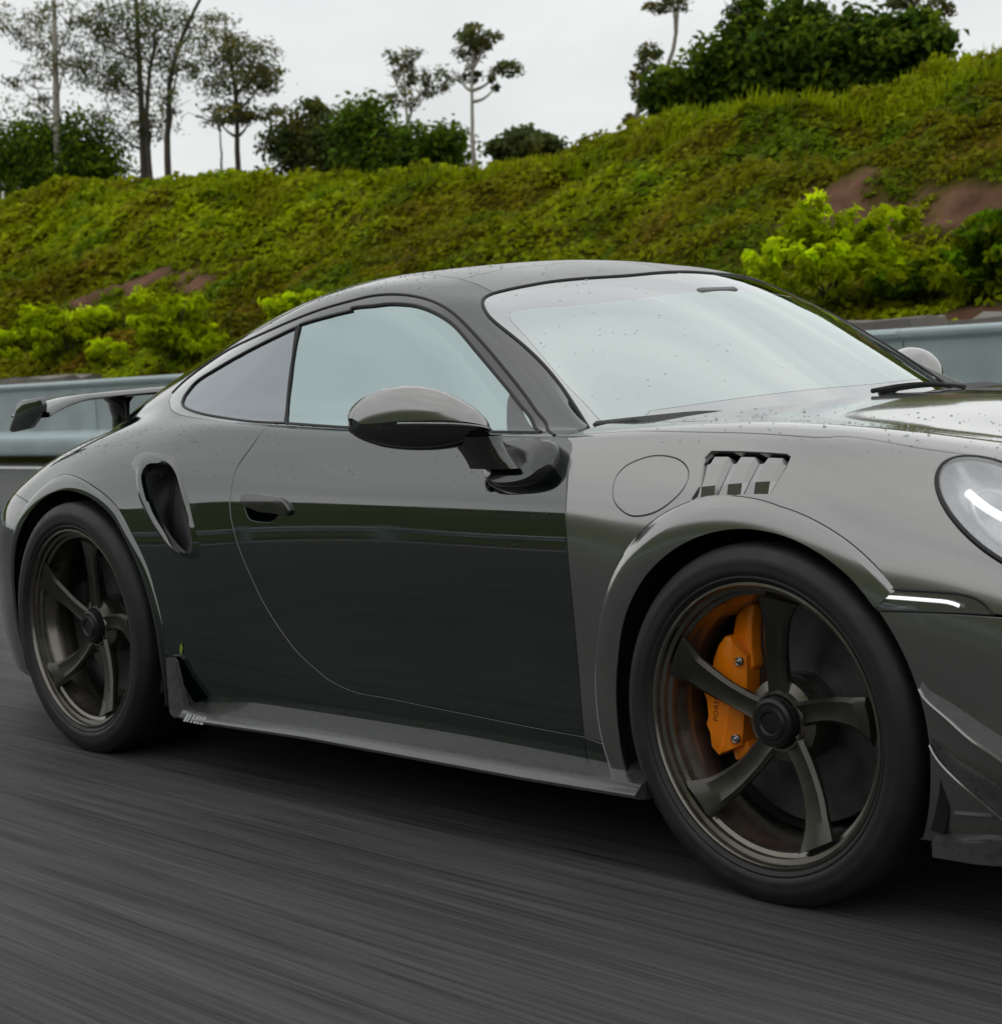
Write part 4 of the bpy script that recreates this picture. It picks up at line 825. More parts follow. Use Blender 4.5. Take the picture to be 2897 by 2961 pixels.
# mirror triangle in the front corner of the side glass
# wiper resting on the screen
wp = [(-.345, -.01, .914), (-.335, .07, .919), (-.328, .15, .920), (-.322, .23, .916), (-.318, .29, .908)]
V_, F_ = tube(spline(wp, 20), .0065, 6); wiper = mesh('wiper_arm', V_, F_, M['satin_black'], car)
V_, F_ = tube(spline([(a-.012, b-.03, c-.005) for a, b, c in wp], 20), .006, 6); mesh('wiper_blade', V_, F_, M['matte_black'], wiper)
# ------------------------------------------------------------------ water beads on the upper panels
def beads(name, S, box_uv, n, parent, seed):
    rg = np.random.default_rng(seed); V_ = []; F_ = []
    uv = np.stack([rg.uniform(box_uv[0], box_uv[1], n), rg.uniform(box_uv[2], box_uv[3], n)], 1); P = Pt(S, uv, 0); nn = Nn(S, uv)
    for p, q in zip(P, nn):
        r = abs(rg.normal(.0011, .0007))+.0006; a = Vector(q).orthogonal().normalized(); b = Vector(q).cross(a); k = len(V_)
        for h, s in ((-.1, 1.0), (.35, .85), (.6, .45)):
            V_ += [Vector(p)+a*(r*s*math.cos(t))*rg.uniform(.8, 1.3)+b*(r*s*math.sin(t))+Vector(q)*r*h for t in np.linspace(0, 2*math.pi, 7)[:-1]]
        V_.append(Vector(p)+Vector(q)*r*.68)
        for lv_ in (0, 6): F_ += [(k+lv_+j, k+lv_+(j+1) % 6, k+lv_+6+(j+1) % 6, k+lv_+6+j) for j in range(6)]
        F_ += [(k+12+j, k+12+(j+1) % 6, k+18) for j in range(6)]
    o = mesh(name, V_, F_, M['droplet'], parent); tag(o, kind='stuff'); return o
beads('water_beads', SIDE, (.10, 1.6, .58, .71), 120, car, 1); beads('water_beads', SIDE, (1.4, 2.3, .66, .73), 140, car, 2)
beads('water_beads', SIDE, (.75, 1.5, .99, 1.4), 260, car, 3); beads('water_beads', SIDE, (.1, .7, 1.05, 1.4), 90, car, 5); beads('water_beads', FRONT, (.25, 1.5, .66, 1.1), 420, car, 4)
# ------------------------------------------------------------------ the driver
skin_m, t, b, o = new_mat('driver_skin_and_shirt'); c = N(t, 'ShaderNodeTexCoord'); sx = N(t, 'ShaderNodeSeparateXYZ'); L(t, c.outputs['Object'], sx.inputs[0])
mr = N(t, 'ShaderNodeMapRange', in_={'From Min': .965, 'From Max': .975}); L(t, sx.outputs['Z'], mr.inputs['Value'])
mr2 = N(t, 'ShaderNodeMapRange', in_={'From Min': -1.13, 'From Max': -1.12}); L(t, sx.outputs['X'], mr2.inputs['Value'])
mz = N(t, 'ShaderNodeMapRange', in_={'From Min': .60, 'From Max': .61}); L(t, sx.outputs['Z'], mz.inputs['Value'])
ml = N(t, 'ShaderNodeMath', operation='MULTIPLY'); L(t, mr2.outputs[0], ml.inputs[0]); L(t, mz.outputs[0], ml.inputs[1])
mxm = N(t, 'ShaderNodeMath', operation='MAXIMUM'); L(t, mr.outputs[0], mxm.inputs[0]); L(t, ml.outputs[0], mxm.inputs[1])
mc = N(t, 'ShaderNodeMix', data_type='RGBA'); mc.inputs['A'].default_value = (.55, .55, .54, 1); mc.inputs['B'].default_value = (.48, .29, .21, 1); L(t, mxm.outputs[0], mc.inputs['Factor']); L(t, mc.outputs['Result'], b.inputs['Base Color']); b.inputs['Roughness'].default_value = .6
Vp = []; Ep = []; Rp = []
def jt(p, r, pa=None):
    Vp.append(p); Rp.append(r if isinstance(r, tuple) else (r, r))
    if pa is not None: Ep.append((pa, len(Vp)-1))
    return len(Vp)-1
Y0 = .37
pel = jt((-1.36, Y0, .54), (.15, .12)); sp1 = jt((-1.40, Y0, .68), (.14, .10), pel); sp2 = jt((-1.42, Y0, .83), (.15, .105), sp1); nk0 = jt((-1.415, Y0, .93), (.07, .07), sp2); nk = jt((-1.39, Y0, .985), .052, nk0)
h1 = jt((-1.365, Y0, 1.03), (.062, .07), nk); h2 = jt((-1.365, Y0, 1.09), (.075, .09), h1); h3 = jt((-1.37, Y0, 1.145), (.065, .075), h2)
ns = jt((-1.275, Y0, 1.068), .012, h2)
for sg, wr_, el in ((-1, (-.885, .222, .90), (-1.12, .13, .74)), (1, (-.885, .52, .90), (-1.12, .62, .74))):
    sh = jt((-1.41, Y0+sg*.18, .89), .062, sp2); e = jt(el, .045, sh); w_ = jt(wr_, .027, e); pm = jt((wr_[0]+.045, wr_[1]+sg*.004, wr_[2]+.035), (.036, .022), w_)
    for k in range(4):
        d = (k-1.5)*.018; ln = (.024, .029, .027, .020)[k]
        a1 = jt((wr_[0]+.075, wr_[1]+sg*.012-d*sg*.2, wr_[2]+.048+d), .0095, pm); a2 = jt((wr_[0]+.090, wr_[1]-sg*.012, wr_[2]+.052+d), .009, a1); jt((wr_[0]+.080, wr_[1]-sg*(.012+ln), wr_[2]+.046+d), .008, a2)
    a1 = jt((wr_[0]+.030, wr_[1]-sg*.030, wr_[2]+.055), .010, pm); jt((wr_[0]+.045, wr_[1]-sg*.045, wr_[2]+.085), .009, a1)
    hp = jt((-1.30, Y0+sg*.10, .52), .085, pel); kn = jt((-.90, Y0+sg*.15, .62), .06, hp); an = jt((-.58, Y0+sg*.12, .36), .042, kn); jt((-.47, Y0+sg*.12, .36), .035, an)
me = bpy.data.meshes.new('person'); me.from_pydata(Vp, Ep, []); me.materials.append(skin_m); drv = link('person', me)
md = drv.modifiers.new('skin', 'SKIN'); md.use_smooth_shade = True; md.branch_smoothing = .3
for i, sv in enumerate(me.skin_vertices[0].data): sv.radius = Rp[i]; sv.use_root = (i == 0)
sb = drv.modifiers.new('sub', 'SUBSURF'); sb.levels = 2; sb.render_levels = 2
tag(drv, 'driver in pale shirt faintly seen behind the windscreen with both hands on the wheel', 'person')
V_ = []; n1_, n2_ = 18, 9
for i in range(n2_):
    a = math.pi*.52*i/(n2_-1)
    for j in range(n1_):
        q = 2*math.pi*j/n1_; back = (1-math.cos(q))*.5
        aa = a*(.72+.5*back); V_.append((-1.378+.098*math.sin(aa)*math.cos(q), Y0+.086*math.sin(aa)*math.sin(q), 1.105+.105*math.cos(aa)))
mesh('hair', V_, [(i*n1_+j, i*n1_+(j+1) % n1_, (i+1)*n1_+(j+1) % n1_, (i+1)*n1_+j) for i in range(n2_-1) for j in range(n1_)], pmat('black_hair', (.012, .010, .009), .5, noise=(60, .4)), drv)
# ------------------------------------------------------------------ a leaf stuck to the wet door sill
uv = inv(SIDE, [-1.945], [.335]); lp = Pt(SIDE, uv, .0)[0]; ln_ = Vector(Nn(SIDE, uv)[0]); ax = Vector((.42, 0, 1)).normalized(); ax = (ax-ln_*ax.dot(ln_)).normalized(); bx = ln_.cross(ax); V_ = []; F_ = []
for i, f in enumerate(np.linspace(-1, 1, 9)):
    w = .006*(1-f*f)**.7*(1+.15*f); V_ += [Vector(lp)+ax*f*.017+bx*w*s+ln_*(.0012+.0012*abs(s)) for s in (-1, 0, 1)]
leaf = mesh('leaf', V_, grid_faces(9, 3), pmat('leaf_green', (.22, .32, .03), .45, noise=(200, .3)), None); tag(leaf, 'small green leaf stuck to the black sill ahead of the rear wheel', 'leaf')
TREES = [
 ('gum_tree', 'tall pale-trunked gum tree leftmost on the crest', 'pale', [[(-36.04, 18.0, 5.61), (-35.73, 18.0, 7.97), (-35.51, 18.0, 9.71), (-35.43, 18.0, 10.63)]], [(-36.75, 18.0, 9.45, 0.78, 0.77, 0.35, 220), (-36.45, 18.0, 8.98, 0.66, 0.65, 0.41, 180), (-36.85, 18.0, 8.14, 0.56, 0.55, 0.23, 90), (-35.35, 18.0, 8.21, 0.95, 0.81, 0.28, 220), (-36.58, 18.0, 7.49, 0.77, 0.76, 0.3, 130), (-34.69, 18.0, 9.32, 0.83, 0.81, 0.28, 150)], 0),
 ('gum_tree', 'dense dark twin-trunked gum tree rising over the left crest', 'dark', [[(-33.91, 19.0, 5.8), (-33.8, 19.0, 7.14), (-33.69, 19.0, 8.76), (-33.64, 19.0, 10.14)], [(-33.63, 19.0, 5.74), (-33.54, 19.0, 7.11), (-32.84, 19.0, 8.84)]], [(-34.36, 19.0, 9.11, 1.4, 0.81, 0.68, 700), (-32.87, 19.0, 8.62, 0.76, 0.75, 0.78, 520), (-35.19, 19.0, 8.3, 1.04, 0.81, 0.58, 400), (-33.89, 19.0, 7.74, 1.19, 0.81, 0.57, 450), (-35.06, 19.0, 6.84, 0.93, 0.81, 0.47, 350), (-33.37, 19.0, 6.73, 0.59, 0.58, 0.46, 150), (-36.01, 19.0, 9.15, 0.86, 0.81, 0.36, 220)], 1),
 ('gum_tree', 'thin dark gum tree leaning right between fuller trees', 'dark', [[(-32.18, 18.5, 5.7), (-31.72, 18.5, 7.39), (-31.08, 18.5, 8.28), (-30.17, 18.5, 8.99)]], [(-31.37, 18.5, 7.66, 0.55, 0.54, 0.33, 140), (-30.65, 18.5, 8.42, 0.71, 0.69, 0.22, 140), (-31.7, 18.5, 6.82, 0.38, 0.37, 0.33, 70)], 0),
 ('gum_tree', 'spreading grey-green gum tree right of the leaning trunk', 'dark', [[(-28.84, 18.0, 5.22), (-28.66, 18.0, 6.16), (-28.7, 18.0, 7.21), (-28.81, 18.0, 7.86)]], [(-28.85, 18.0, 7.55, 0.75, 0.74, 0.41, 450), (-27.97, 18.0, 7.2, 0.65, 0.64, 0.4, 350), (-28.57, 18.0, 6.78, 0.98, 0.81, 0.35, 420), (-27.66, 18.0, 6.74, 0.48, 0.47, 0.3, 170), (-29.4, 18.0, 6.26, 0.52, 0.5, 0.19, 150), (-28.11, 18.0, 6.14, 0.58, 0.57, 0.18, 150)], 0),
 ('sapling', 'thin sapling with a small tuft beside the spreading tree', 'dark', [[(-28.65, 17.5, 5.18), (-28.53, 17.5, 6.07)]], [(-28.66, 17.5, 6.19, 0.51, 0.5, 0.21, 120)], 0),
 ('bush_tree', 'dark rounded thicket tree at the far left of the crest', 'dark', [[(-37.61, 18.6, 5.73), (-37.35, 18.6, 6.51)], [(-36.37, 18.6, 5.66), (-35.99, 18.6, 6.46)]], [(-38.22, 18.6, 6.74, 1.61, 0.81, 0.74, 1300), (-36.21, 18.6, 6.61, 1.3, 0.81, 0.66, 1200), (-39.31, 18.6, 6.62, 1.2, 0.81, 0.63, 800), (-35.57, 18.6, 6.05, 1.27, 0.81, 0.47, 800), (-37.55, 18.6, 6.1, 2.01, 0.81, 0.43, 900)], 2),
 ('bush_tree', 'small round tree standing alone at mid crest', 'dark', [[(-26.16, 18.0, 4.84), (-26.13, 18.0, 5.42)]], [(-26.16, 18.0, 5.52, 0.75, 0.73, 0.44, 750), (-26.69, 18.0, 5.39, 0.54, 0.53, 0.34, 380), (-25.54, 18.0, 5.14, 0.59, 0.58, 0.34, 480), (-26.03, 18.0, 5.95, 0.3, 0.3, 0.15, 90)], 1),
 ('bush_tree', 'broad dark tree with two lobes under a wispy gum', 'dark', [[(-24.34, 18.0, 4.46), (-24.25, 18.0, 5.27)], [(-23.21, 18.0, 4.34), (-23.09, 18.0, 4.84)]], [(-24.24, 18.0, 5.36, 0.63, 0.61, 0.47, 850), (-24.52, 18.0, 4.92, 0.7, 0.68, 0.38, 650), (-23.16, 18.0, 4.85, 0.79, 0.77, 0.41, 950), (-23.63, 18.0, 4.6, 1.07, 0.81, 0.24, 650), (-22.43, 18.0, 4.85, 0.39, 0.38, 0.27, 230)], 2),
 ('gum_tree', 'wispy gum tree behind the two-lobed dark tree', 'pale', [[(-25.8, 20.0, 4.82), (-25.7, 20.0, 6.55)]], [(-25.74, 20.0, 6.97, 0.37, 0.36, 0.25, 150), (-26.02, 20.0, 6.6, 0.29, 0.29, 0.25, 110), (-24.91, 20.0, 6.43, 0.31, 0.31, 0.3, 140), (-25.5, 20.0, 6.12, 0.51, 0.5, 0.2, 140)], 0),
 ('gum_tree', 'slim pale gum tree standing clear against the bright sky', 'pale', [[(-21.65, 18.0, 4.25), (-21.54, 18.0, 5.81), (-21.45, 18.0, 6.33)]], [(-21.72, 18.0, 6.38, 0.31, 0.31, 0.22, 170), (-21.17, 18.0, 6.42, 0.37, 0.36, 0.19, 200), (-21.9, 18.0, 5.96, 0.26, 0.25, 0.13, 80), (-20.82, 18.0, 5.88, 0.3, 0.3, 0.17, 130), (-20.91, 18.0, 5.63, 0.15, 0.14, 0.13, 50), (-21.42, 18.0, 6.6, 0.25, 0.24, 0.13, 80)], 0),
 ('bush_tree', 'low dark bush in the dip of the crest', 'dark', [[(-20.5, 18.0, 4.34), (-20.47, 18.0, 4.6)]], [(-20.47, 18.0, 4.64, 0.41, 0.4, 0.22, 380), (-20.94, 18.0, 4.57, 0.36, 0.35, 0.17, 280), (-19.85, 18.0, 4.45, 0.4, 0.4, 0.15, 280)], 1),
 ('gum_tree', 'sparse crooked gum tree left of the big dark tree', 'pale', [[(-18.39, 18.5, 4.42), (-18.12, 18.5, 4.9), (-17.63, 18.5, 5.25), (-17.25, 18.5, 5.92), (-17.13, 18.5, 6.71)]], [(-17.89, 18.5, 5.62, 0.26, 0.25, 0.2, 140), (-18.09, 18.5, 5.23, 0.16, 0.15, 0.25, 80), (-17.27, 18.5, 6.33, 0.4, 0.39, 0.16, 140), (-17.77, 18.5, 4.94, 0.26, 0.25, 0.16, 80), (-18.25, 18.5, 4.71, 0.16, 0.15, 0.1, 50)], 0),
 ('bush_tree', 'small dark tree at the left foot of the big crown', 'dark', [[(-16.4, 17.6, 4.26), (-16.41, 17.6, 4.78)]], [(-16.51, 17.6, 4.87, 0.43, 0.42, 0.35, 950), (-16.38, 17.6, 4.5, 0.57, 0.56, 0.23, 750)], 2),
 ('bush_tree', 'big dark leafy tree on the right crest', 'dark', [[(-15.03, 17.8, 4.32), (-14.89, 17.8, 5.02)], [(-14.16, 17.8, 4.38), (-14.02, 17.8, 5.1)]], [(-15.68, 17.8, 5.07, 0.54, 0.53, 0.45, 1300), (-15.45, 17.8, 5.56, 0.41, 0.4, 0.34, 750), (-15.42, 17.8, 5.94, 0.27, 0.26, 0.23, 320), (-14.79, 17.8, 5.08, 0.62, 0.6, 0.44, 1500), (-14.47, 17.8, 5.55, 0.43, 0.42, 0.29, 950), (-13.93, 17.8, 5.09, 0.5, 0.49, 0.36, 1150), (-13.55, 17.8, 5.24, 0.24, 0.23, 0.29, 420)], 2),
 ('bush_tree', 'green tree at the right end of the crest', 'dark', [[(-13.08, 18.2, 4.47), (-13.01, 18.2, 4.96)]], [(-13.31, 18.2, 5.16, 0.36, 0.35, 0.29, 750), (-12.97, 18.2, 4.88, 0.47, 0.46, 0.22, 750), (-12.37, 18.2, 4.93, 0.31, 0.31, 0.21, 380), (-12.78, 18.2, 5.28, 0.31, 0.31, 0.18, 380)], 2),
 ('gum_tree', 'wispy gum tree above the right end of the crest', 'pale', [[(-13.44, 19.5, 4.81), (-13.26, 19.5, 5.54), (-13.28, 19.5, 6.07)]], [(-13.66, 19.5, 5.8, 0.29, 0.29, 0.11, 120), (-13.04, 19.5, 5.61, 0.25, 0.24, 0.15, 120), (-12.97, 19.5, 5.19, 0.17, 0.16, 0.22, 90)], 0),
]
# ------------------------------------------------------------------ road and ground
def asphalt():
    m, t, b, o = new_mat('wet_worn_asphalt'); c = N(t, 'ShaderNodeTexCoord')
    mp = N(t, 'ShaderNodeMapping'); mp.inputs['Scale'].default_value = (.10, 5.0, 1.0); L(t, c.outputs['Object'], mp.inputs['Vector'])
    st = N(t, 'ShaderNodeTexNoise', in_={'Scale': 2.2, 'Detail': 8.0, 'Roughness': .62}); L(t, mp.outputs[0], st.inputs['Vector'])
    mp2 = N(t, 'ShaderNodeMapping'); mp2.inputs['Scale'].default_value = (.45, 30.0, 1.0); L(t, c.outputs['Object'], mp2.inputs['Vector'])
    s2 = N(t, 'ShaderNodeTexNoise', in_={'Scale': 3.0, 'Detail': 5.0, 'Roughness': .7}); L(t, mp2.outputs[0], s2.inputs['Vector'])
    mp3 = N(t, 'ShaderNodeMapping'); mp3.inputs['Scale'].default_value = (.26, 7.0, 1.0); L(t, c.outputs['Object'], mp3.inputs['Vector'])
    s3 = N(t, 'ShaderNodeTexNoise', in_={'Scale': 2.4, 'Detail': 4.0, 'Roughness': .6}); L(t, mp3.outputs[0], s3.inputs['Vector'])
    gr = N(t, 'ShaderNodeTexNoise', in_={'Scale': 190.0, 'Detail': 2.0}); L(t, c.outputs['Object'], gr.inputs['Vector'])
    bl = N(t, 'ShaderNodeTexNoise', in_={'Scale': .35, 'Detail': 3.0}); L(t, c.outputs['Object'], bl.inputs['Vector'])
    def add(a, b_, f):
        n = N(t, 'ShaderNodeMath', operation='MULTIPLY_ADD', in_={1: f, 2: 0.0}); L(t, a, n.inputs[0]); L(t, b_, n.inputs[2]) if b_ is not None else None; return n.outputs[0]
    x = add(st.outputs['Fac'], None, .5); x = add(s2.outputs['Fac'], x, 1.3); x = add(s3.outputs['Fac'], x, .7); x = add(gr.outputs['Fac'], x, .28); x = add(bl.outputs['Fac'], x, .35)
    r = N(t, 'ShaderNodeValToRGB'); r.color_ramp.elements[0].position = .80; r.color_ramp.elements[1].position = 1.45
    mrr = N(t, 'ShaderNodeMapRange', in_={'From Min': 1.20, 'From Max': 1.96}); L(t, x, mrr.inputs['Value'])
    r.color_ramp.elements[0].position = 0; r.color_ramp.elements[1].position = 1
    r.color_ramp.elements[0].color = (.012, .0122, .0122, 1); r.color_ramp.elements[1].color = (.104, .105, .103, 1); L(t, mrr.outputs[0], r.inputs['Fac']); L(t, r.outputs[0], b.inputs['Base Color'])
    ro = N(t, 'ShaderNodeMapRange', in_={'From Min': .3, 'From Max': .7, 'To Min': .58, 'To Max': .78}); L(t, st.outputs['Fac'], ro.inputs['Value']); L(t, ro.outputs[0], b.inputs['Roughness'])
    bp = N(t, 'ShaderNodeBump', in_={'Strength': .3, 'Distance': .003}); L(t, gr.outputs['Fac'], bp.inputs['Height']); L(t, bp.outputs[0], b.inputs['Normal'])
    b.inputs['Specular IOR Level'].default_value = .18
    return m
def flat(name, x0, x1, y0, y1, z, mat, n=2, parent=None):
    xs = np.linspace(x0, x1, n); V = [(x, y, z) for x in xs for y in (y0, y1)]; return mesh(name, V, [(i*2, (i+1)*2, (i+1)*2+1, i*2+1) for i in range(n-1)], mat, parent, False)
M['asphalt'] = asphalt(); M['paintline'] = pmat('road_paint', (.62, .62, .58), .6, noise=(6, .25))
M['earth'] = pmat('verge_earth', (.09, .065, .04), .9, noise=(1.5, .4)); M['galv'] = pmat('galvanised_steel', (.40, .475, .49), .42, metal=.35, noise=(2.2, .12), bump=(40, .1))
M['concrete'] = pmat('drain_concrete', (.20, .18, .16), .85, noise=(4, .3)); M['grassy'] = pmat('grassy_slope', (.055, .07, .014), .9, noise=(.8, .5), bump=(3, 1.0))
tag(flat('ground', -1500, 1500, -1500, 1500, -.06, M['earth']), kind='structure')
road = flat('road', -300, 300, -8.6, 8.35, 0, M['asphalt'], 40); tag(road, kind='structure')
tag(flat('edge_line', -300, 300, 7.42, 7.66, .004, M['paintline'], 2, None), 'white edge line painted along the far side of the road', 'road marking')
tag(flat('edge_line', -300, 300, -7.4, -7.2, .004, M['paintline'], 2, None), 'white edge line along the near side of the road beside the camera', 'road marking')
for k, lb in ((0, 'white lane dash on the road at the left edge beyond the rear wheel'), (1, 'white lane dash hidden behind the body of the car'), (-1, 'white lane dash farther back past the left edge')):
    x1 = -9.30+9*k; tag(flat('lane_dash', x1-3, x1, 2.30, 2.50, .004, M['paintline']), lb, 'road marking', 'lane dashes beyond the car')
# ------------------------------------------------------------------ guard rails
def guardrail(label, Y, s, prof, x0, x1, step, posts=True):
    g = empty('guardrail', (x0, Y, 0)); tag(g, label, 'guard rail')
    xs = np.arange(x0, x1, step); p = np.array(prof); me = None
    for x in xs:
        if me is None:
            n = len(p); V = []
            for q in (0.0, .02, step-.05, step+.03):
                k = 0.004 if q in (0.0,) else 0
                V += [(q, s*(a-k), b) for a, b in p]
            F = grid_faces(4, n); F = F if s < 0 else [f[::-1] for f in F]
            o = mesh('rail_panel', V, F, M['galv'], g); o.data.set_sharp_from_angle(angle=R(40)); me = o.data; o.location = (x-x0, 0, 0)
            sol = None
        else: o = link('rail_panel', me, g, (x-x0, 0, 0))
    if posts:
        bm = bmesh.new(); box(bm, (0, .10*-s*-1 if False else 0, .45), (.09, .12, .95)); bevel(bm, .008, 1); po = bm_obj('post', bm, M['galv'], g, (0.5, -s*.16, 0)); 
        for x in np.arange(x0+.5+step/2, x1, step/2): link('post', po.data, g, (x-x0, -s*.16, 0))
    return g
tall = [(.10, 1.035), (.05, 1.055), (-.02, 1.058), (-.055, 1.045), (-.065, 1.02), (-.055, .99), (-.02, .972), (.0, .955), (.0, .70), (.0, .43), (-.03, .41), (-.085, .365), (-.10, .33), (-.10, .16), (-.085, .12), (-.02, .09), (.10, .085)]
guardrail('tall pale blue steel guard rail along the foot of the hill behind the car', 8.12, 1, tall, -94, 30, 4.0, False)
wave = [(.0, .80), (-.03, .79), (-.07, .76), (-.075, .70), (-.02, .66), (-.0, .63), (-.02, .60), (-.075, .56), (-.07, .50), (-.03, .47), (0, .46)]
guardrail('steel wave-beam guard rail on the camera side of the road', -8.0, -1, wave, -60, 60, 4.0)
# ------------------------------------------------------------------ hill
class Noise2:
    def __init__(s, seed, n=256): s.g = np.random.default_rng(seed).random((n, n)); s.n = n
    def __call__(s, x, y):
        xi = np.floor(x).astype(int); yi = np.floor(y).astype(int); fx = x-xi; fy = y-yi; fx = fx*fx*(3-2*fx); fy = fy*fy*(3-2*fy); n = s.n; g = s.g
        return (g[xi % n, yi % n]*(1-fx)+g[(xi+1) % n, yi % n]*fx)*(1-fy)+(g[xi % n, (yi+1) % n]*(1-fx)+g[(xi+1) % n, (yi+1) % n]*fx)*fy
NZ = [Noise2(k) for k in range(8)]
def fbm(x, y, k=0, o=3): return sum((.5**i)*NZ[(k+i) % 8](x*2**i, y*2**i) for i in range(o))/sum(.5**i for i in range(o))
CX = [-140, -60, -35, -32.7, -28.6, -25.9, -22.8, -19.8, -17.6, -15.5, -14, -11.85, -9.9, 0, 60]; CZ = [5.8, 5.5, 5.35, 5.32, 5.08, 4.82, 4.34, 4.08, 4.21, 4.12, 4.25, 4.2, 4.3, 4.5, 5.0]
def hill_z(X, Y):
    cz = np.interp(X, CX, CZ)-.28; toe = 9.0; crest = 16.0
    f = (Y-toe)/(crest-toe); base = np.where(Y < toe, np.clip((Y-8.3)/(toe-8.3), 0, 1)*.95-.02, .93+(cz-.93)*np.clip(f, 0, 1))
    base = np.where(f > .9, .93+(cz-.93)*(.9+.1*(1-np.exp(-(f-.9)*9))), base)
    lump = (fbm(X*.55, Y*.55, 0)-.5)*.75+(fbm(X*1.5, Y*1.5, 2)-.5)*.55
    return base+lump*np.clip((Y-8.6)/1.5, 0, 1)
SOIL = [(-9.1, 11.9, .75, .42, .25), (-7.9, 11.6, .6, .30, .4), (-9.7, 12.3, .4, .4, 0), (-23.4, 12.5, 1.3, .45, .3), (-24.6, 11.9, .7, .35, .2), (-35.5, 11.4, 1.6, .6, .2), (-40, 12, 2.0, .6, .1), (-6.3, 9.6, .7, .25, 0), (-15.0, 11.0, .6, .25, .2), (-4.5, 11.5, .8, .5, .1)]
def soil(X, Y):
    r = np.zeros_like(X)
    for cx, cy, a, b, sk in SOIL:
        d = ((X-cx-sk*(Y-cy)*2)/a)**2+((Y-cy)/b)**2; r = np.maximum(r, np.clip(1.4-d+(fbm(X*2.6, Y*2.6, 4)-.5)*3.2, 0, 1))
    return r
xs = np.concatenate([np.arange(-140, -60, 1.5), np.arange(-60, -3, .22), np.arange(-3, 60, 1.5)]); ys = np.concatenate([np.arange(8.3, 18, .16), np.arange(18, 60, 2.0)])
gx, gy = np.meshgrid(xs, ys, indexing='ij'); gz = hill_z(gx, gy); V = np.stack([gx, gy, gz], 2).reshape(-1, 3)
hm, t, b, o = new_mat('hill_soil_and_moss'); at = N(t, 'ShaderNodeAttribute', attribute_name='soil'); c = N(t, 'ShaderNodeTexCoord')
n1 = N(t, 'ShaderNodeTexNoise', in_={'Scale': 2.5, 'Detail': 7.0, 'Roughness': .65}); L(t, c.outputs['Object'], n1.inputs['Vector'])
r1 = N(t, 'ShaderNodeValToRGB'); r1.color_ramp.elements[0].color = (.075, .04, .026, 1); r1.color_ramp.elements[1].color = (.19, .105, .068, 1); r1.color_ramp.elements[0].position = .3; r1.color_ramp.elements[1].position = .7; L(t, n1.outputs['Fac'], r1.inputs['Fac'])
r2_ = N(t, 'ShaderNodeValToRGB'); r2_.color_ramp.elements[0].color = (.035, .034, .004, 1); r2_.color_ramp.elements[1].color = (.085, .08, .008, 1); r2_.color_ramp.elements[0].position = .3; r2_.color_ramp.elements[1].position = .7; L(t, n1.outputs['Fac'], r2_.inputs['Fac'])
mxh = N(t, 'ShaderNodeMix', data_type='RGBA'); L(t, at.outputs['Fac'], mxh.inputs['Factor']); L(t, r2_.outputs[0], mxh.inputs['A']); L(t, r1.outputs[0], mxh.inputs['B']); L(t, mxh.outputs['Result'], b.inputs['Base Color']); b.inputs['Roughness'].default_value = 1.0; b.inputs['Specular IOR Level'].default_value = .03
bp = N(t, 'ShaderNodeBump', in_={'Strength': .8, 'Distance': .05}); L(t, n1.outputs['Fac'], bp.inputs['Height']); L(t, bp.outputs[0], b.inputs['Normal'])
hill = mesh('hill', V, [f[::-1] for f in grid_faces(len(xs), len(ys))], hm); tag(hill, kind='structure')
av = hill.data.attributes.new('soil', 'FLOAT', 'POINT'); av.data.foreach_set('value', soil(gx, gy).ravel())
# ---- leaves
def leaf_mat(name, trans=.45):
    m, t, b, o = new_mat(name); at = N(t, 'ShaderNodeAttribute', attribute_name='tint'); b.inputs['Roughness'].default_value = .55; b.inputs['Specular IOR Level'].default_value = .05
    L(t, at.outputs['Color'], b.inputs['Base Color']); tr = N(t, 'ShaderNodeBsdfTranslucent'); L(t, at.outputs['Color'], tr.inputs['Color']); mx = N(t, 'ShaderNodeMixShader', in_={0: trans}); L(t, b.outputs[0], mx.inputs[1]); L(t, tr.outputs[0], mx.inputs[2]); L(t, mx.outputs[0], o.inputs['Surface']); return m
M['leaf'] = leaf_mat('foliage'); M['leaf_bright'] = leaf_mat('young_foliage', .6)
def leaves(name, P, Nrm, size, tint, mat, parent=None, aspect=.5, rg=RNG):
    n = len(P); Nrm = Nrm/np.linalg.norm(Nrm, axis=1)[:, None]; a = np.cross(Nrm, rg.normal(size=(n, 3))); a /= np.maximum(np.linalg.norm(a, axis=1), 1e-6)[:, None]; b = np.cross(Nrm, a)
    s = size[:, None]; bend = Nrm*s*.18
    V = np.stack([P-a*s*.5, P+b*s*aspect*.5+bend, P+a*s*.5, P-b*s*aspect*.5+bend], 1).reshape(-1, 3)
    me = bpy.data.meshes.new(name); me.vertices.add(4*n); me.vertices.foreach_set('co', V.ravel().astype(np.float32)); me.loops.add(4*n); me.loops.foreach_set('vertex_index', np.arange(4*n, dtype=np.int32)); me.polygons.add(n)
    me.polygons.foreach_set('loop_start', np.arange(0, 4*n, 4, dtype=np.int32)); me.update(calc_edges=True)
    c = me.color_attributes.new('tint', 'FLOAT_COLOR', 'POINT'); col = np.concatenate([np.repeat(tint, 4, 0), np.ones((4*n, 1))], 1); c.data.foreach_set('color', col.ravel().astype(np.float32)); me.materials.append(mat)
    return link(name, me, parent)
PAL = dict(yellow=(.275, .335, .003), olive=(.165, .165, .003), green=(.10, .19, .004), brown=(.20, .115, .012), dark=(.05, .06, .003), bright=(.55, .70, .006), grey=(.060, .085, .035))
PA = {k: np.array(v) for k, v in PAL.items()}
n = 190000; u = RNG.random(n); X = -4-70*u**1.75; X = np.where(RNG.random(n) < .06, RNG.uniform(-4, 3, n), X); Yv = 8.9+8.4*RNG.random(n)**.95
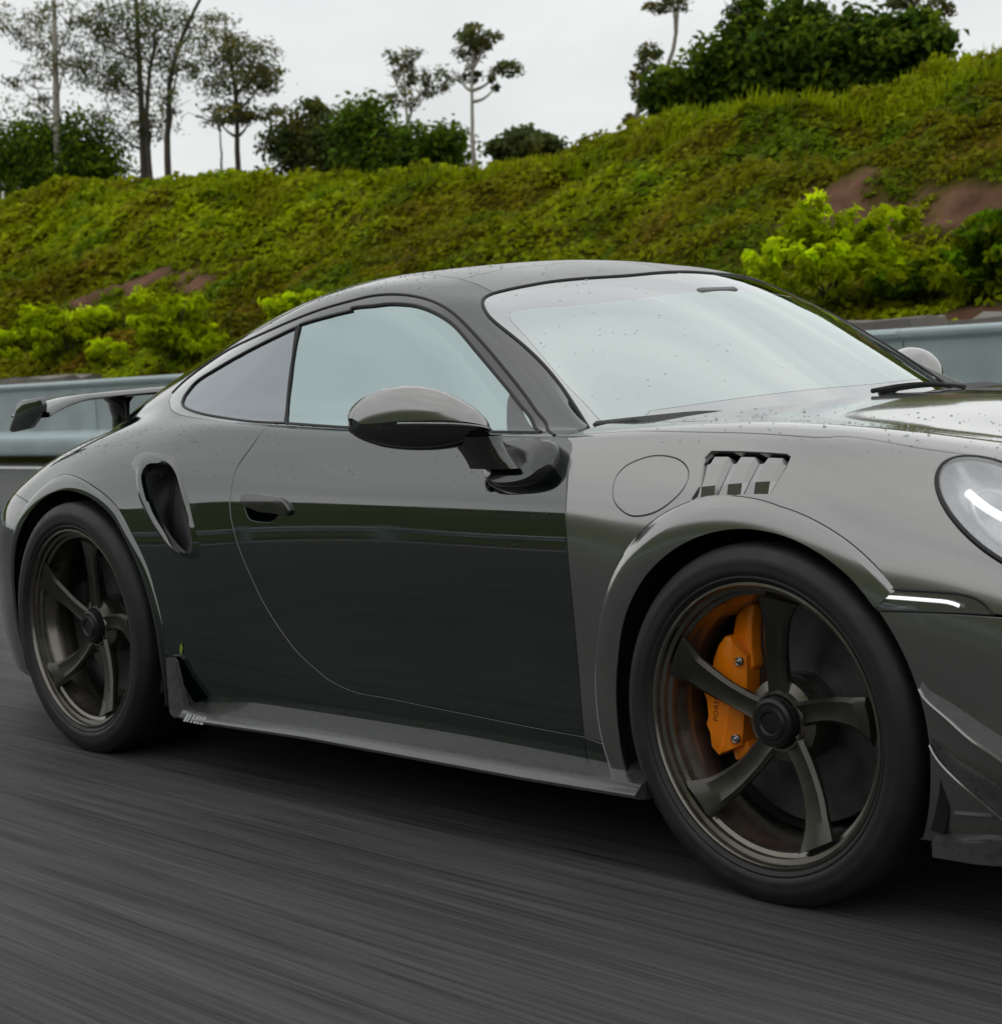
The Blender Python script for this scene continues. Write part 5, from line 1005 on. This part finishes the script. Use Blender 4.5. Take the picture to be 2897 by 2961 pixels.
so = soil(X, Yv); keep = RNG.random(n) > so*1.3; X, Yv = X[keep], Yv[keep]; n = len(X); tuft = fbm(X*2.3, Yv*2.3, 5, 2)
Z = hill_z(X, Yv)+RNG.random(n)*(.03+.30*np.clip(tuft-.35, 0, 1)); Z += np.where(Yv > 15.5, RNG.random(n)*.16, 0)
m1 = fbm(X*.28, Yv*.45, 1); m2 = fbm(X*1.1, Yv*1.1, 3); w_y = np.clip((m1-.42)*5, 0, 1)*np.clip((Yv-9)/8+.25, 0, 1); w_y = np.maximum(w_y, np.clip((Yv-14.6)/1.4, 0, 1)*.8); w_b = np.clip((.44-m2)*6, 0, 1)*(.45+.35*np.clip((14-Yv)/4, 0, 1)); w_g = np.clip((m2-.56)*7, 0, 1)
tint = PA['olive'][None]*np.ones((n, 1)); tint = tint*(1-w_y[:, None])+PA['yellow']*w_y[:, None]; tint = tint*(1-w_g[:, None]*.7)+PA['green']*w_g[:, None]*.7; tint = tint*(1-w_b[:, None])+PA['brown']*w_b[:, None]
low = np.clip((10.4-Yv)/1.0, 0, 1)*np.clip((fbm(X*.7, Yv*.7, 6)-.45)*6, 0, 1); tint = tint*(1-low[:, None])+np.array((.38, .48, .006))*low[:, None]
tint *= RNG.uniform(.55, 1.4, (n, 1))*(.62+.85*fbm(X*1.6+Yv*.8, Yv*1.9, 6))[:, None]; dist = np.hypot(X-2.1, Yv+3.5)
nr = np.stack([RNG.normal(0, .5, n), -.55+RNG.normal(0, .5, n), .8+RNG.normal(0, .35, n)], 1)
cov = leaves('creeper_cover', np.stack([X, Yv, Z], 1), nr, RNG.uniform(.07, .15, n)*np.clip(dist/24, .75, 1.9), tint, M['leaf'], None, .75); tag(cov, 'dense green and olive creepers and grass covering the hillside', 'ground cover', kind='stuff')
n = 22000; X = -4-46*RNG.random(n)**1.5; Yv = 15.4+RNG.random(n)**2*2.4; Z = hill_z(X, Yv); hgt = RNG.uniform(.05, .27, n)*(.5+fbm(X*.8, Yv*.8, 3))        # grass blades along the crest
P0 = np.stack([X, Yv, Z], 1); nr = np.stack([RNG.normal(0, .3, n), -np.ones(n)*.9, RNG.normal(0, .3, n)], 1); nr /= np.linalg.norm(nr, axis=1)[:, None]
ln = np.stack([RNG.normal(.15, .25, n), RNG.normal(0, .2, n), np.ones(n)], 1)*hgt[:, None]; sd_ = np.cross(ln, nr); sd_ /= np.linalg.norm(sd_, axis=1)[:, None]; sd_ *= .014
V = np.stack([P0-sd_, P0+sd_, P0+ln+sd_*.2, P0+ln-sd_*.2], 1).reshape(-1, 3); me = bpy.data.meshes.new('crest_grass'); me.vertices.add(4*n); me.vertices.foreach_set('co', V.ravel().astype(np.float32)); me.loops.add(4*n); me.loops.foreach_set('vertex_index', np.arange(4*n, dtype=np.int32)); me.polygons.add(n); me.polygons.foreach_set('loop_start', np.arange(0, 4*n, 4, dtype=np.int32)); me.update(calc_edges=True)
ca = me.color_attributes.new('tint', 'FLOAT_COLOR', 'POINT'); tt = PA['yellow']*RNG.uniform(.6, 1.5, (n, 1)); ca.data.foreach_set('color', np.concatenate([np.repeat(tt, 4, 0), np.ones((4*n, 1))], 1).ravel().astype(np.float32)); me.materials.append(M['leaf']); tag(link('crest_grass', me), 'tall pale green grass fringing the crest of the hill', 'grass', kind='stuff')
# ---- shrubs at the foot of the hill: stems and a loose bright crown
def crown(name, blobs, parent, pal, size, mat, aspect=.45, rg=RNG, shell=.55, spread=.15, per=16):
    P = []; Nr = []; Tn = []
    for cx, cy, cz, rx, ry, rz, k in blobs:
        nc = max(int(k/per), 4); d = rg.normal(size=(nc, 3)); d /= np.linalg.norm(d, axis=1)[:, None]; cl = d*rg.uniform(shell, 1.0, (nc, 1))**.7
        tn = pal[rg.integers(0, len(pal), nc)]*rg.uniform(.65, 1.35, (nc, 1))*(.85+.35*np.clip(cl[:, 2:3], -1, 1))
        idx = rg.integers(0, nc, k); q = cl[idx]+rg.normal(0, spread, (k, 3)); P.append(np.array((cx, cy, cz))+q*np.array((rx, ry, rz))); nn = q*.6+rg.normal(0, .6, (k, 3))+np.array((0, 0, .35)); Nr.append(nn); Tn.append(tn[idx]*rg.uniform(.75, 1.25, (k, 1)))
    P = np.concatenate(P); k = len(P); return leaves(name, P, np.concatenate(Nr), rg.uniform(*size, k), np.concatenate(Tn), mat, parent, aspect, rg)
bark = {'pale': pmat('pale_bark', (.36, .33, .29), .85, noise=(3, .3)), 'dark': pmat('dark_bark', (.06, .05, .04), .9, noise=(5, .35))}
SHR = [(-23.9, 9.8, .6, .75, 'bright yellow-green shrub at the far left edge behind the rail'), (-21.6, 9.8, .75, .72, 'bright yellow-green shrub behind the rail above the wing tip'), (-18.8, 9.8, .8, .9, 'tall bright yellow-green shrub left of the roof slope'), (-16.2, 10.0, .5, .5, 'yellow-green shrub peeping above the rear roof line'), (-8.0, 9.9, .66, .80, 'large bright yellow-green shrub behind the windscreen pillar'), (-6.35, 10.1, .6, .62, 'green shrub at the right edge above the orange soil'), (-7.15, 10.4, .5, .45, 'dark green shrub between the big bright shrub and the right edge'), (-5.5, 10.4, .8, .6, 'broad green shrub beyond the right edge of the slope')]
for X0, Y0_, rx, h, lb in SHR:
    zb_ = float(hill_z(np.array([X0]), np.array([Y0_]))[0])-.05; s = empty('shrub', (X0, Y0_, zb_)); tag(s, lb, 'shrub', 'shrubs at the foot of the hill')
    pal = np.array([PA['bright'], PA['bright']*.8, PA['yellow']*1.2]) if 'dark' not in lb and 'green shrub at the right' not in lb and 'broad' not in lb else np.array([PA['green']*1.3, PA['yellow'], PA['green']])
    bl = []
    for _ in range(15):
        zc = h*RNG.uniform(.18, .95); bl.append((RNG.normal(0, rx*.5)*(1.15-.5*zc/h), RNG.normal(0, .28), zc, rx*RNG.uniform(.18, .42), .3, h*RNG.uniform(.12, .34), 260))
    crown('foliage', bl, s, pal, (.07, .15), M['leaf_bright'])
    V = []; F = []
    for _ in range(7):
        e = (RNG.normal(0, rx*.5), RNG.normal(0, .3), h*RNG.uniform(.6, 1.0)); v, f = tube(spline([(0, 0, 0), (e[0]*.4, e[1]*.4, e[2]*.5), e], 6), [.016, .014, .012, .01, .007, .004], 5); k = len(V); V += v; F += [tuple(i+k for i in q) for q in f]
    mesh('stems', V, F, bark['dark'], s)
# ---- trees on the crest
PALS = [np.array([(.15, .17, .075), (.12, .15, .055), (.19, .195, .08), (.18, .155, .03)]), np.array([(.085, .11, .035), (.12, .145, .035), (.065, .095, .025), (.14, .13, .025)]), np.array([(.065, .13, .012), (.11, .19, .014), (.045, .09, .008), (.16, .22, .012)])]
for nm, lb, tr, paths, blobs, pal in TREES:
    b0 = paths[0][0]; zb_ = float(hill_z(np.array([b0[0]]), np.array([min(b0[1], 59.)]))[0]); root = empty(nm, (b0[0], b0[1], zb_-.1)); tag(root, lb, 'tree', 'trees along the crest of the hill'); ox = np.array((b0[0], b0[1], zb_-.1))
    V = []; F = []
    def addt(P, r):
        v, f = tube(P, r, 7); k = len(V); V.extend(v); F.extend([tuple(i+k for i in q) for q in f])
    tops = []
    for i, pth in enumerate(paths):
        P = np.array(pth)-ox; P[0, 2] = min(P[0, 2], 0.0)-.1; Q = spline(P, 14) if len(P) > 2 else np.linspace(P[0], P[1], 14); Q[1:-1] += RNG.normal(0, .008, (12, 3)); h = P[-1, 2]-P[0, 2]; r0 = (.10 if nm == 'gum_tree' else .07)*np.clip(h/5, .45, 1.15); addt(Q, list(np.linspace(r0, r0*.35, 14))); tops.append(Q)
    for cx, cy, cz_, rx, ry, rz, k in blobs:
        c0 = np.array((cx, cy, cz_))-ox; Q = min(tops, key=lambda q: np.linalg.norm(q-c0, axis=1).min()); j = int(np.argmin(np.linalg.norm(Q-c0, axis=1))); j = max(min(j-2, 12), 3); a = Q[j]
        addt(spline([a, a*.5+c0*.5+np.array((0, 0, -.08)), c0], 6), [.035, .03, .024, .018, .013, .008])
        for _ in range(5):
            e = c0+RNG.normal(0, .55, 3)*np.array((rx, ry, rz)); m_ = a*.25+c0*.75; addt(spline([m_, (m_+e)/2+RNG.normal(0, .04, 3), e], 5), [.014, .012, .01, .007, .004])
    mesh('trunk', V, F, bark[tr], root)
    bl = [(cx-ox[0], cy-ox[1]+RNG.normal(0, .15), cz_-ox[2], rx, ry, rz, int(k*(2.7 if nm == 'gum_tree' else 1.7))) for cx, cy, cz_, rx, ry, rz, k in blobs]
    if nm == 'bush_tree':                                            # low skirts of foliage down to the ground
        for a_, b_, c_, d_, e_, f_, k_ in list(bl):
            gz_ = float(hill_z(np.array([a_+ox[0]]), np.array([b_+ox[1]]))[0])-ox[2]
            if c_-f_ > gz_+.05: bl.append((a_, b_+.1, (c_+gz_)/2, d_*.95, e_, max((c_-gz_)*.6, .2), int(k_*.9)))
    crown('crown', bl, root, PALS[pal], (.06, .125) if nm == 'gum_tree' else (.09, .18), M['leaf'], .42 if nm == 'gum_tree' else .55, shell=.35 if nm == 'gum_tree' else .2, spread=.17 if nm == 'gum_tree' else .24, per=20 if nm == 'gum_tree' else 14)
# ---- stones of the drain edge above the rail
for i, (x, y, lx, lz, rz_, lb) in enumerate([(-24.2, 8.75, 1.3, .13, 3, 'flat grey drain stone at the far left above the rail'), (-22.7, 8.8, 1.5, .16, -4, 'longer grey drain stone second from the left above the rail'), (-20.4, 8.8, 1.9, .12, 2, 'long flat drain stone under the tall bright shrub'), (-7.0, 8.75, 1.7, .14, -3, 'grey drain stone above the rail right of the windscreen'), (-5.2, 8.8, 1.2, .10, 4, 'short grey drain stone at the right edge above the rail')]):
    bm = bmesh.new(); box(bm, (0, 0, 0), (lx, .55, lz+.45)); bmesh.ops.subdivide_edges(bm, edges=bm.edges[:], cuts=3, use_grid_fill=True)
    for v in bm.verts: v.co += Vector(RNG.normal(0, .018, 3)); v.co.z -= .05*abs(v.co.x/lx)**2*4*lz
    tag(bm_obj('drain_stone', bm, M['concrete'], None, (x, y, .84), sharp=R(60)), lb, 'stone', 'stones of the drain edge'); bpy.data.objects[-1].rotation_euler = (0, R(rz_*.4), R(rz_))
# ---- the other side of the road, which the lacquer reflects
xs = np.arange(-90, 91, 2.0); ys = np.arange(-60, -8.5, 1.2); gx, gy = np.meshgrid(xs, ys, indexing='ij'); d = -8.6-gy; gz = np.clip(d-2.5, 0, 16)*.62*(.75+.5*fbm(gx*.05, gy*.05+9, 2))+(fbm(gx*.4, gy*.4, 5)-.5)*.5*np.clip(d/3, 0, 1)-.02
nh = mesh('hill', np.stack([gx, gy, gz], 2).reshape(-1, 3), [f[::-1] for f in grid_faces(len(xs), len(ys))], M['grassy']); tag(nh, kind='structure')
for o in list(bpy.data.objects):
    if '_far' in o: del o['_far']
